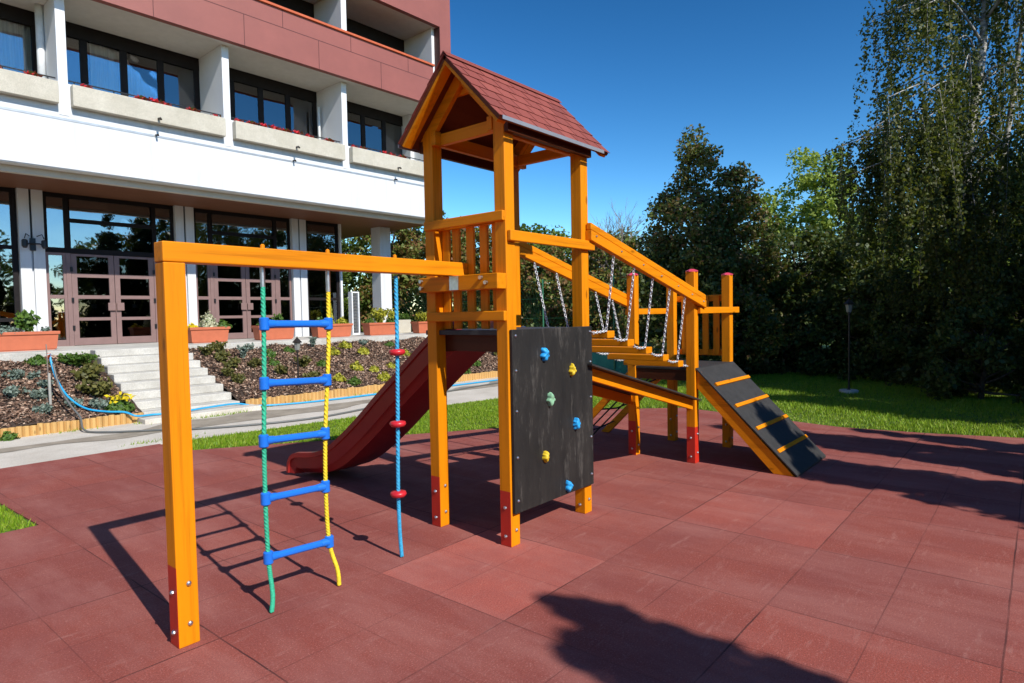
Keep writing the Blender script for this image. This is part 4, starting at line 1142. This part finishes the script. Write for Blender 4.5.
# ------------------------------------------------------------------ trees
def tube_tree(mb, p0, p1, r0, r1, seg=5, wob=.06, n=7, rg=random):
    p0 = Vector(p0); p1 = Vector(p1); pts = []
    L = (p1-p0).length
    for i in range(seg+1):
        t = i/seg; p = p0.lerp(p1, t)
        if 0 < i < seg: p += Vector((rg.uniform(-1, 1), rg.uniform(-1, 1), rg.uniform(-.4, .4)))*wob*L
        pts.append(p)
    mb.tube(pts, [r0+(r1-r0)*i/seg for i in range(seg+1)], n)
    return pts

def tree(loc, h, rad, label, mat, leaf=.13, n=7000, shape='round', clear=.12, seed=1, trunk_r=.14, group='trees behind the playground', barkm='bark', clumps=90, name='tree', cat='tree', fill=.30, fine=.72):
    rg = np.random.default_rng(seed); rr = random.Random(seed)
    t = thing(name, label, cat, loc, group, org=(0, 0, 0))
    z0 = h*clear
    C = []
    while len(C) < clumps:
        z = rg.uniform(0, 1); 
        if shape == 'round': prof = math.sqrt(max(0, 1-((z-.45)/.58)**2))
        elif shape == 'pyramid': prof = (1-z)**.8*1.0+.04 if z > .12 else .85
        elif shape == 'bush': prof = (1-z**2.2)**.5
        elif shape == 'spruce': prof = ((1-z)**.85+.02)*(.82+.18*math.sin(z*34)) if z > .1 else .9
        elif shape == 'spire': prof = (1-z)**.6
        elif shape == 'column': prof = .9*(1-z**3)**.5*(.6+.4*min(1, z*4))
        else: prof = (1-z)**1.0
        if rg.random() > prof+.08: continue
        a = rg.uniform(0, 6.283); q = math.sqrt(rg.uniform(.12, 1))*prof*rad*(1+.22*math.sin(a*3+seed)+.12*math.sin(a*5+z*9+seed*2))
        C.append((math.cos(a)*q, math.sin(a)*q, z0+(h-z0)*z*(1+.03*rg.normal())))
    C = np.array(C)
    n = int(n*1.7); leaf *= fine
    per = n//clumps; pts = []
    for c in C:
        s = rad*fill*rg.uniform(.45, 1.0)
        d = rg.normal(size=(per, 3)); d /= np.linalg.norm(d, axis=1, keepdims=True)
        p = c+d*(rg.random(per)**.45)[:, None]*s*np.array([1, 1, .75])
        pts.append(p)
    pts = np.concatenate(pts); pts = pts[pts[:, 2] > .05]
    nr = rg.normal(size=pts.shape)+np.array([0, 0, .6])
    me = quads('crown', pts, leaf, mat, nr, 1.5, rg)
    link_mesh('crown', me, t)
    b = MB(); top = Vector((rr.uniform(-.1, .1)*rad, rr.uniform(-.1, .1)*rad, h*.86))
    sp_ = tube_tree(b, (0, 0, -.06), top, trunk_r, trunk_r*.2, 6, .02, 8, rr)
    idx = rg.choice(len(C), min(26, len(C)), replace=False)
    for i in idx:
        c = Vector(C[i]); zz = max(h*.08, c.z-.35*math.hypot(c.x, c.y)-.2)
        base = Vector((0, 0, 0)).lerp(top, min(1, zz/top.z)); f = 1-min(.85, zz/h)
        tube_tree(b, base, c, trunk_r*.42*f+.008, .006, 4, .06, 5, rr)
    b.build('trunk', M[barkm], t, org=(0, 0, 0), smooth=True)
    return t

def birch(loc, h, label, seed=3):
    rg = np.random.default_rng(seed); rr = random.Random(seed)
    t = thing('weeping_birch', label, 'tree', loc, 'trees behind the playground', org=(0, 0, 0))
    b = MB()
    spine = [Vector(p) for p in smooth_path([(0, 0, -.06), (.02, .03, 1.5), (-.05, .10, 3.0), (-.12, .10, 4.4), (.02, -.10, 6.0), (.18, -.16, 7.6), (.25, -.1, 9.2), (.2, 0, 10.8)], 4)]
    b.tube(spine, [.22*(1-i/len(spine))**1.7+.018 for i in range(len(spine))], 10)
    fork = [Vector(p) for p in smooth_path([(.0, .08, 1.9), (.35, -.25, 3.2), (.6, -.5, 5.0), (.7, -.7, 7.2), (.9, -.8, 9)], 4)]
    b.tube(fork, [.085*(1-i/len(fork))**1.3+.012 for i in range(len(fork))], 8)
    P = []; N = []
    tips = []
    for k in range(84):
        z = rg.uniform(2.2, 10.6); i = min(range(len(spine)), key=lambda q: abs(spine[q].z-z)); o = spine[i]
        a = rg.uniform(0, 6.283); reach = rg.uniform(.7, 2.35)*(1 if z < 8.5 else .7)*(.75 if z < 3.5 else 1)
        rise = rg.uniform(.2, .9)
        if k % 4 == 0:      # long low limbs sweeping out over the lawn
            z = rg.choice([rg.uniform(3.6, 5.0), rg.uniform(6.0, 8.2)]); o = min(spine, key=lambda q: abs(q.z-z)); a = rg.uniform(1.7, 3.0); reach = rg.uniform(1.7, 2.5) if z < 5.5 else rg.uniform(1.4, 2.1)
        mid = o+Vector((math.cos(a)*reach*.55, math.sin(a)*reach*.55, rise)); end = o+Vector((math.cos(a)*reach, math.sin(a)*reach, rise*.45))
        br = smooth_path([o, o.lerp(mid, .5)+Vector((0, 0, .1)), mid, end], 4)
        b.tube(br, [.024*(1-q/len(br))+.005 for q in range(len(br))], 5)
        nst = int(rg.integers(7, 13)*(.82 if z > 5.5 else 1))
        for s_ in range(nst):
            t0 = rg.uniform(.25, 1) if s_ > 3 else rg.uniform(.9, 1)
            p = br[int(t0*(len(br)-1))]+Vector((rg.normal()*.12, rg.normal()*.12, 0))
            L = rg.uniform(.7, 2.6)*(.7+.3*t0); nl_ = int(L*82)
            tt = np.sort(rg.random(nl_)**.9); sway = rg.normal(size=2)*.09
            w_ = .018+.045*np.abs(np.sin(tt*L*3.3+rg.uniform(0, 6)))
            Q = np.stack([p.x+sway[0]*tt*L+.03*np.sin(tt*7), p.y+sway[1]*tt*L+.03*np.cos(tt*6), p.z-tt*L+.06*(1-tt)], 1)+rg.normal(size=(nl_, 3))*w_[:, None]
            P.append(Q[Q[:, 2] > .9+.5*math.sin(k)])
            if s_ % 4 == 0: b.tube([(p.x, p.y, p.z), (p.x+sway[0]*L*.5, p.y+sway[1]*L*.5, p.z-L*.5), (p.x+sway[0]*L, p.y+sway[1]*L, max(.9, p.z-L))], .004, 3, caps=False)
    P = np.concatenate(P)
    me = quads('crown', P, .044, M['leaf_birch'], rg.normal(size=P.shape)*np.array([1, 1, .5]), 1.45, rg)
    link_mesh('crown', me, t)
    b.build('trunk', M['bark_birch'], t, org=(0, 0, 0), smooth=True)
    return t
birch((14.6, 1.03, 0), 11, 'tall weeping birch with pale trunk and hanging strands at the right of the lawn')

def bare_tree(loc, h, label, seed=5):
    rr = random.Random(seed); b = MB()
    t = thing('bare_tree', label, 'tree', loc, 'trees behind the playground', org=(0, 0, 0))
    def grow(p, d, L, r, lev):
        q = p+d*L; m_ = p.lerp(q, .5)+Vector((rr.uniform(-1, 1), rr.uniform(-1, 1), 0))*L*.05
        b.tube([p, m_, q], [r, r*.85, r*.7], 6 if lev < 2 else 4, caps=False)
        if lev >= 6: return
        for k in range(rr.choice((2, 2, 3)) if lev else 4):
            nd_ = (d+Vector((rr.uniform(-1, 1), rr.uniform(-1, 1), rr.uniform(-.1, .55)))*.62).normalized()
            grow(p.lerp(q, rr.uniform(.65, 1)), nd_, L*rr.uniform(.62, .82), r*.58, lev+1)
    grow(Vector((0, 0, -.05)), Vector((.02, 0, 1)), h*.30, .085, 0)
    b.build('trunk', M['bark_pale'], t, org=(0, 0, 0))
bare_tree((20.3, 11.6, 0), 7.0, 'leafless pale tree showing above the bridge handrail')

T = tree
T((16.2, 7.1, 0), 6.25, 2.6, 'pointed dark evergreen tree right of the bridge, the tallest there', M['leaf_ever'], .095, 18000, 'pyramid', .05, 11, .13, clumps=260, fill=.20)
T((16.95, 6.25, 0), 5.35, 2.0, 'dark pointed tree just right of the tallest evergreen', M['leaf_ever'], .095, 16000, 'pyramid', .05, 12, .13, clumps=230, fill=.20)
T((15.4, 6.9, 0), 3.6, 1.75, 'broad dark bush at the foot of the pointed evergreens', M['leaf_dark'], .10, 9000, 'bush', .02, 13, .08, clumps=90)
T((17.4, 4.9, 0), 3.9, 1.7, 'dark rounded tree right of the small platform', M['leaf_dark'], .10, 10000, 'bush', .02, 14, .1, clumps=90)
T((18.9, 4.3, 0), 3.7, 1.9, 'dark bushy tree behind the slim lantern post', M['leaf_dark'], .11, 10000, 'bush', .02, 15, .1, clumps=90)
T((16.4, 2.9, 0), 2.5, 1.3, 'low dark bush left of the birch trunk', M['leaf_dark'], .09, 7000, 'bush', .02, 16, .07, clumps=70)
T((21.0, 2.8, 0), 5.2, 2.4, 'mid green leafy tree glimpsed behind the birch strands', M['leaf_mid'], .13, 9000, 'round', .12, 17, .14)
T((20.5, .6, 0), 5.0, 2.3, 'bushy green tree behind the birch trunk', M['leaf_mid'], .13, 9000, 'round', .08, 18, .14)
T((17.2, .55, 0), 3.2, 1.35, 'dark shrubby tree right of the birch trunk', M['leaf_dark'], .10, 7000, 'bush', .02, 19, .08)
T((15.6, 2.0, 0), 2.2, 1.1, 'low dark bush close behind the slim lantern, left of the birch', M['leaf_dark'], .09, 6000, 'bush', .02, 61, .06, clumps=60)
T((15.1, .25, 0), 2.6, .85, 'dark narrow shrub hugging the birch trunk on its right', M['leaf_dark'], .09, 6000, 'bush', .02, 62, .06, clumps=60)
T((13.5, .80, 0), 1.7, .95, 'low dark bush in front of the birch trunk', M['leaf_dark'], .08, 6000, 'bush', .02, 63, .05, clumps=60)
T((16.2, -.9, 0), 6.5, 1.9, 'dark evergreen at the right edge beyond the birch', M['leaf_dark'], .11, 13000, 'pyramid', .04, 20, .15, clumps=110)
T((27.6, 7.0, 0), 7.7, 1.9, 'light green sunlit tree standing alone between evergreens and birch', M['leaf_bright'], .15, 6000, 'round', .42, 21, .12, clumps=60, fill=.36)
T((23.5, 8.6, 0), 3.8, 2.6, 'wide green bush behind the chain bridge handrail', M['leaf_mid'], .15, 8000, 'bush', .02, 22, .1)
T((20.5, 10.2, 0), 4.2, 2.3, 'bright green bush behind the bridge, right of the tower', M['leaf_mid'], .13, 8000, 'bush', .02, 23, .1)
T((19.4, 12.0, 0), 4.2, 2.0, 'rust tinged bush behind the tower, right part', M['leaf_rust'], .13, 8000, 'bush', .02, 24, .1)
T((19.0, 13.8, 0), 4.1, 2.1, 'rust and green bush seen through the tower', M['leaf_rust'], .13, 8000, 'bush', .02, 25, .1)
T((18.6, 16.2, 0), 4.9, 2.2, 'green tree seen through the tower balusters', M['leaf_rust'], .14, 8000, 'bush', .02, 26, .12)
T((18.4, 19.0, 0), 5.6, 2.2, 'sunlit tree with reddish leaves right of the hotel column', M['leaf_rust'], .14, 9000, 'round', .06, 27, .12)
T((17.2, 20.6, 0), 5.9, 1.9, 'rust tinged tree between hotel column and tower post', M['leaf_rust'], .13, 8000, 'round', .1, 28, .12)
T((16.4, 23.6, 0), 6.6, 2.2, 'dark green tree in the gap left of the hotel column', M['leaf_mid'], .13, 8000, 'round', .1, 29, .13)
T((14.9, 23.2, 0), 6.0, 1.8, 'green tree beside the glazed corner of the hotel', M['leaf_mid'], .13, 7000, 'round', .06, 30, .13)
T((22.0, 23.5, 0), 6.0, 3.6, 'large far bush closing the view left of the tower', M['leaf_mid'], .18, 9000, 'bush', .0, 34, .13)
T((18.5, 28.0, 0), 6.5, 3.6, 'large far bush closing the gap beside the hotel', M['leaf_mid'], .18, 9000, 'bush', .0, 35, .13)
T((24.5, 19.0, 0), 5.6, 3.4, 'large far bush behind the rust tinged trees', M['leaf_mid'], .18, 9000, 'bush', .0, 36, .13)
T((25.5, 15.5, 0), 5.2, 3.4, 'large far bush closing the view behind the tower', M['leaf_mid'], .18, 8000, 'bush', .0, 31, .13)
T((27.0, 3.6, 0), 5.4, 3.4, 'large far bush closing the view behind the birch', M['leaf_dark'], .18, 8000, 'bush', .0, 32, .13)
T((25.0, -1.2, 0), 6.4, 3.4, 'large far tree at the right edge of the view', M['leaf_dark'], .18, 8000, 'bush', .0, 33, .13)
# trees that stand right of and behind the viewer: they throw the shadows on the paving
SUN = Vector((-.178, -1.227, 1.0))
for (tx, ty, h, rad, lab, sd) in ((7.02, 2.95, 5.2, .92, 'slim thuja right of the paving, throwing the long shadow to the ramp', 41), (8.62, 3.1, 5.6, .95, 'slim thuja right of the paving, second from the viewer', 42),
                                  (9.30, 1.7, 5.4, .62, 'slim thuja right of the paving, third from the viewer', 43), (12.2, 4.6, 6.8, 1.3, 'broad thuja beside the lawn, fourth from the viewer', 44), (13.9, 5.6, 7.4, 1.5, 'tall thuja beside the lawn, farthest from the viewer', 45)):
    T((tx+SUN.x*h, ty+SUN.y*h, 0), h, rad, lab, M['leaf_thuja'], .10, 22000, 'spire', .03, sd, .1, group='thujas beside the playground', clumps=420, fill=.22, name='thuja', cat='conifer')
for (tx, ty, h, rad, lab, sd) in ((2.83, 1.98, 5.2, .62, 'slim conifer behind the viewer, throwing the dark shadow in front', 46), (2.50, 1.52, 4.8, .92, 'broader conifer behind the viewer, left of the slim one', 47)):
    T((tx+SUN.x*h, ty+SUN.y*h, 0), h, rad, lab, M['leaf_thuja'], .10, 24000, 'spire', .03, sd, .14, group='conifers behind the viewer', clumps=480, fill=.20, name='conifer', cat='conifer')
for (x, y, h, rad, sd, lab) in ((14.5, -5.5, 8.5, 2.6, 51, 'dark leafy tree added out of view right of the lawn for shade, nearer one'), (20.5, -5.2, 7.0, 2.4, 52, 'dark leafy tree added out of view right of the lawn for shade, farther one'),  # these two are added out of view to shade the trees behind the lawn
                                (-6, -14, 7.5, 3.0, 53, 'round tree far behind the viewer, left'), (2, -17, 8.5, 3.2, 54, 'round tree far behind the viewer, right')):
    T((x, y, 0), h, rad, lab, M['leaf_dark'], .17, 8000, 'round', .08, sd, .18, group='trees outside the view')

for q, (x, y, h, rad) in enumerate(((-16, -16, 7, 3.4), (-11, -19, 8, 3.6), (-2, -22, 8.5, 3.8), (8, -21, 8, 3.6), (14, -17, 7.5, 3.4), (-20, -9, 7, 3.2), (-21, 1, 7.5, 3.2), (-19, 9, 7.5, 3.0))):
    T((x, y, 0), h, rad, f'round tree far behind the viewer, {ORD[q]} of the outer row', M['leaf_mid'], .26, 3500, 'bush', .02, 70+q, .16, group='trees outside the view')

# ------------------------------------------------------------------ fence with windscreen
def fence(pts, label, cloth):
    off = Vector(pts[0]+(0,)); P = [Vector(p+(0,))-off for p in pts]
    FN = thing('mesh_fence', label, 'fence', off, 'green mesh fences behind the playground', org=(0, 0, 0))
    for p in P: MB().tube([(p.x, p.y, -.05), (p.x, p.y, 2.6)], .022, 8).build('post', M['green_steel'], FN)
    wb = MB()
    for p, q in zip(P[:-1], P[1:]):
        for z in (.95, 1.5, 2.05, 2.55): wb.tube([(p.x, p.y, z), (q.x, q.y, z)], .0025, 3, caps=False)
        n = int((q-p).length/.14)
        for i in range(n):
            for s0, s1 in ((i/n, min(1, (i+8)/n)), (min(1, (i+8)/n), i/n)):
                a = p.lerp(q, s0); b = p.lerp(q, s1); wb.tube([(a.x, a.y, .95), (b.x, b.y, 2.55)], .0009, 3, caps=False)
    wb.build('wire', M['green_steel'], FN)
    if not cloth: return
    tb = MB()
    for p, q in zip(P[:-1], P[1:]):
        n = 10; vs = []; dn = (q-p).normalized(); pr = Vector((-dn.y, dn.x, 0))
        for i in range(n+1):
            c = p.lerp(q, i/n)+pr*(.03+.02*math.sin(i*1.9)); vs += [(c.x, c.y, .02), (c.x, c.y, .85-.025*math.sin(math.pi*(i % 5)/5))]
        k = len(vs)
        vs += [(x+pr.x*.004, y+pr.y*.004, z) for x, y, z in vs]
        fs = [(2*i, 2*i+2, 2*i+3, 2*i+1) for i in range(n)]+[(k+2*i, k+2*i+1, k+2*i+3, k+2*i+2) for i in range(n)]+[(2*i+1, 2*i+3, k+2*i+3, k+2*i+1) for i in range(n)]
        tb.add(vs, fs)
    tb.build('windscreen', M['teal'], FN)
fence([(14.35, 17.5), (14.3, 15.2), (14.25, 13.0), (14.3, 10.8), (14.45, 8.6), (14.75, 7.0)], 'green post and wire fence with a teal windscreen along its foot, behind the bridge', True)
fence([(20.2, 6.2), (21.2, 5.1), (22.4, 3.9), (23.2, 1.2), (23.8, -1.8)], 'green post and wire fence among the dark trees behind the lawn', False)

# ------------------------------------------------------------------ grass blades
def inside(px, py, poly):
    n = len(poly); r = np.zeros(len(px), bool); j = n-1
    for i in range(n):
        xi, yi = poly[i]; xj, yj = poly[j]
        c = ((yi > py) != (yj > py)) & (px < (xj-xi)*(py-yi)/(yj-yi+1e-12)+xi)
        r ^= c; j = i
    return r
def blades():
    Ps = []; Hs = []
    areas = [([(3.45, 8.12), (3.40, 8.86), (3.9, 8.82), (7.4, 8.44), (9.2, 8.08), (14.2, 7.4), (14.5, 6.6), (12.0, 5.8), (9.03, 5.75), (6.73, 5.97)], 60000, .045),
             ([(-1.2, 6.10), (1.38, 6.14), (1.34, 7.14), (-1.2, 7.14)], 9000, .05),
             ([(9.86, .0), (9.58, 1.1), (9.46, 2.1), (9.76, 3.5), (9.99, 4.6), (9.06, 5.70), (12, 5.8), (14.2, 6.4), (17, 5), (18, 1.5), (17, -1.5), (9.82, -1.5)], 90000, .055)]
    for poly, n, h in areas:
        xs = [p[0] for p in poly]; ys = [p[1] for p in poly]
        x = RNG.uniform(min(xs), max(xs), n*3); y = RNG.uniform(min(ys), max(ys), n*3)
        k = inside(x, y, poly); x = x[k][:n]; y = y[k][:n]
        Ps.append(np.stack([x, y, np.full(len(x), -.012)], 1)); Hs.append(h*RNG.uniform(.5, 1.35, len(x))*(.8+.3*np.sin(x*2.1)*np.sin(y*1.7+.4)))
    # tufts where the path meets the steps, the edging and the rubber
    tuft = []
    for (u, v, r_, n) in ((.35, -.42, .25, 60), (.9, -.45, .3, 90), (1.3, -.42, .25, 70), (1.9, -.12, .2, 70), (-.1, -.15, .12, 40), (-1.0, -.1, .3, 40), (2.6, -.1, .5, 60), (4.4, -.1, .8, 80), (6.5, -.1, .8, 80), (-.7, -2.02, .25, 50), (-.2, -2.1, .2, 40), (-2.4, -.1, .6, 60)):
        for _ in range(n):
            x_, y_, _z = W(u+random.gauss(0, r_*.6), v+random.gauss(0, .04)); tuft.append((x_, y_, -.006))
    Ps.append(np.array(tuft)); Hs.append(RNG.uniform(.02, .07, len(tuft)))
    P = np.concatenate(Ps); Hh = np.concatenate(Hs); n = len(P)
    a = RNG.uniform(0, 6.283, n); lean = RNG.normal(size=(n, 2))*.35*Hh[:, None]
    wd = np.stack([np.cos(a), np.sin(a), np.zeros(n)], 1)*(RNG.uniform(.004, .009, n)[:, None])
    tip = P+np.stack([lean[:, 0], lean[:, 1], Hh], 1)
    v = np.stack([P-wd, P+wd, tip], 1).reshape(-1, 3)
    me = mesh_quads('grass', v, M['grass'], 3)
    tag(link_mesh('grass', me), 'short green grass of the lawn strips around the red paving', 'grass', kind='stuff')
blades()

# ------------------------------------------------------------------ sky, sun, camera
wd_ = bpy.data.worlds.new('World'); SC.world = wd_; wd_.use_nodes = True
nt = wd_.node_tree; bg = nt.nodes['Background']
sk = nt.nodes.new('ShaderNodeTexSky'); sk.sky_type = 'NISHITA'; sk.sun_disc = False
sv = SUN.normalized()
sk.sun_elevation = math.asin(sv.z); sk.sun_rotation = math.atan2(sv.x, sv.y)
sk.altitude = 300; sk.air_density = 1.0; sk.dust_density = .1; sk.ozone_density = 2.5
gm = nt.nodes.new('ShaderNodeGamma'); gm.inputs[1].default_value = 1.7     # clear, deep early-autumn blue
nt.links.new(sk.outputs[0], gm.inputs[0]); hs = nt.nodes.new('ShaderNodeHueSaturation'); hs.inputs['Hue'].default_value = .491; hs.inputs['Saturation'].default_value = 1.10
nt.links.new(gm.outputs[0], hs.inputs['Color']); nt.links.new(hs.outputs[0], bg.inputs[0]); bg.inputs[1].default_value = .046
sl_ = bpy.data.lights.new('sun', 'SUN'); sl_.energy = 5.0; sl_.angle = R(.53); sl_.color = (1, .955, .88)
so = bpy.data.objects.new('sun', sl_); COL.objects.link(so); so.rotation_euler = sv.to_track_quat('Z', 'Y').to_euler(); so.location = (0, -20, 30)

f, pitch, roll, yaw = 634.7855, .0413, -.0186, .6966
fw = Vector((math.cos(yaw)*math.cos(pitch), math.sin(yaw)*math.cos(pitch), -math.sin(pitch)))
rt_ = Vector((math.sin(yaw), -math.cos(yaw), 0)); up = rt_.cross(fw)
r2 = rt_*math.cos(roll)+up*math.sin(roll); u2 = up*math.cos(roll)-rt_*math.sin(roll)
cam = bpy.data.cameras.new('camera'); cam.sensor_width = 36; cam.lens = f/1024*36; cam.clip_end = 1500; cam.clip_start = .05
co_ = bpy.data.objects.new('camera', cam); COL.objects.link(co_)
Mx = Matrix.Identity(4)
for i, v in enumerate((r2, u2, -fw)):
    for j in range(3): Mx[j][i] = v[j]
Mx[0][3], Mx[1][3], Mx[2][3] = 0, 0, 1.6
co_.matrix_world = Mx
SC.camera = co_
clean_org()
vs = SC.view_settings; vs.view_transform = 'Standard'; vs.look = 'None'; vs.exposure = .2; vs.gamma = 1; vs.use_curve_mapping = False
SC.render.engine = 'CYCLES'
cy = SC.cycles; cy.use_denoising = True; cy.max_bounces = 6; cy.diffuse_bounces = 3; cy.glossy_bounces = 3; cy.transparent_max_bounces = 8; cy.transmission_bounces = 3
cy.caustics_reflective = False; cy.caustics_refractive = False
SC.render.resolution_x = 1024; SC.render.resolution_y = 683
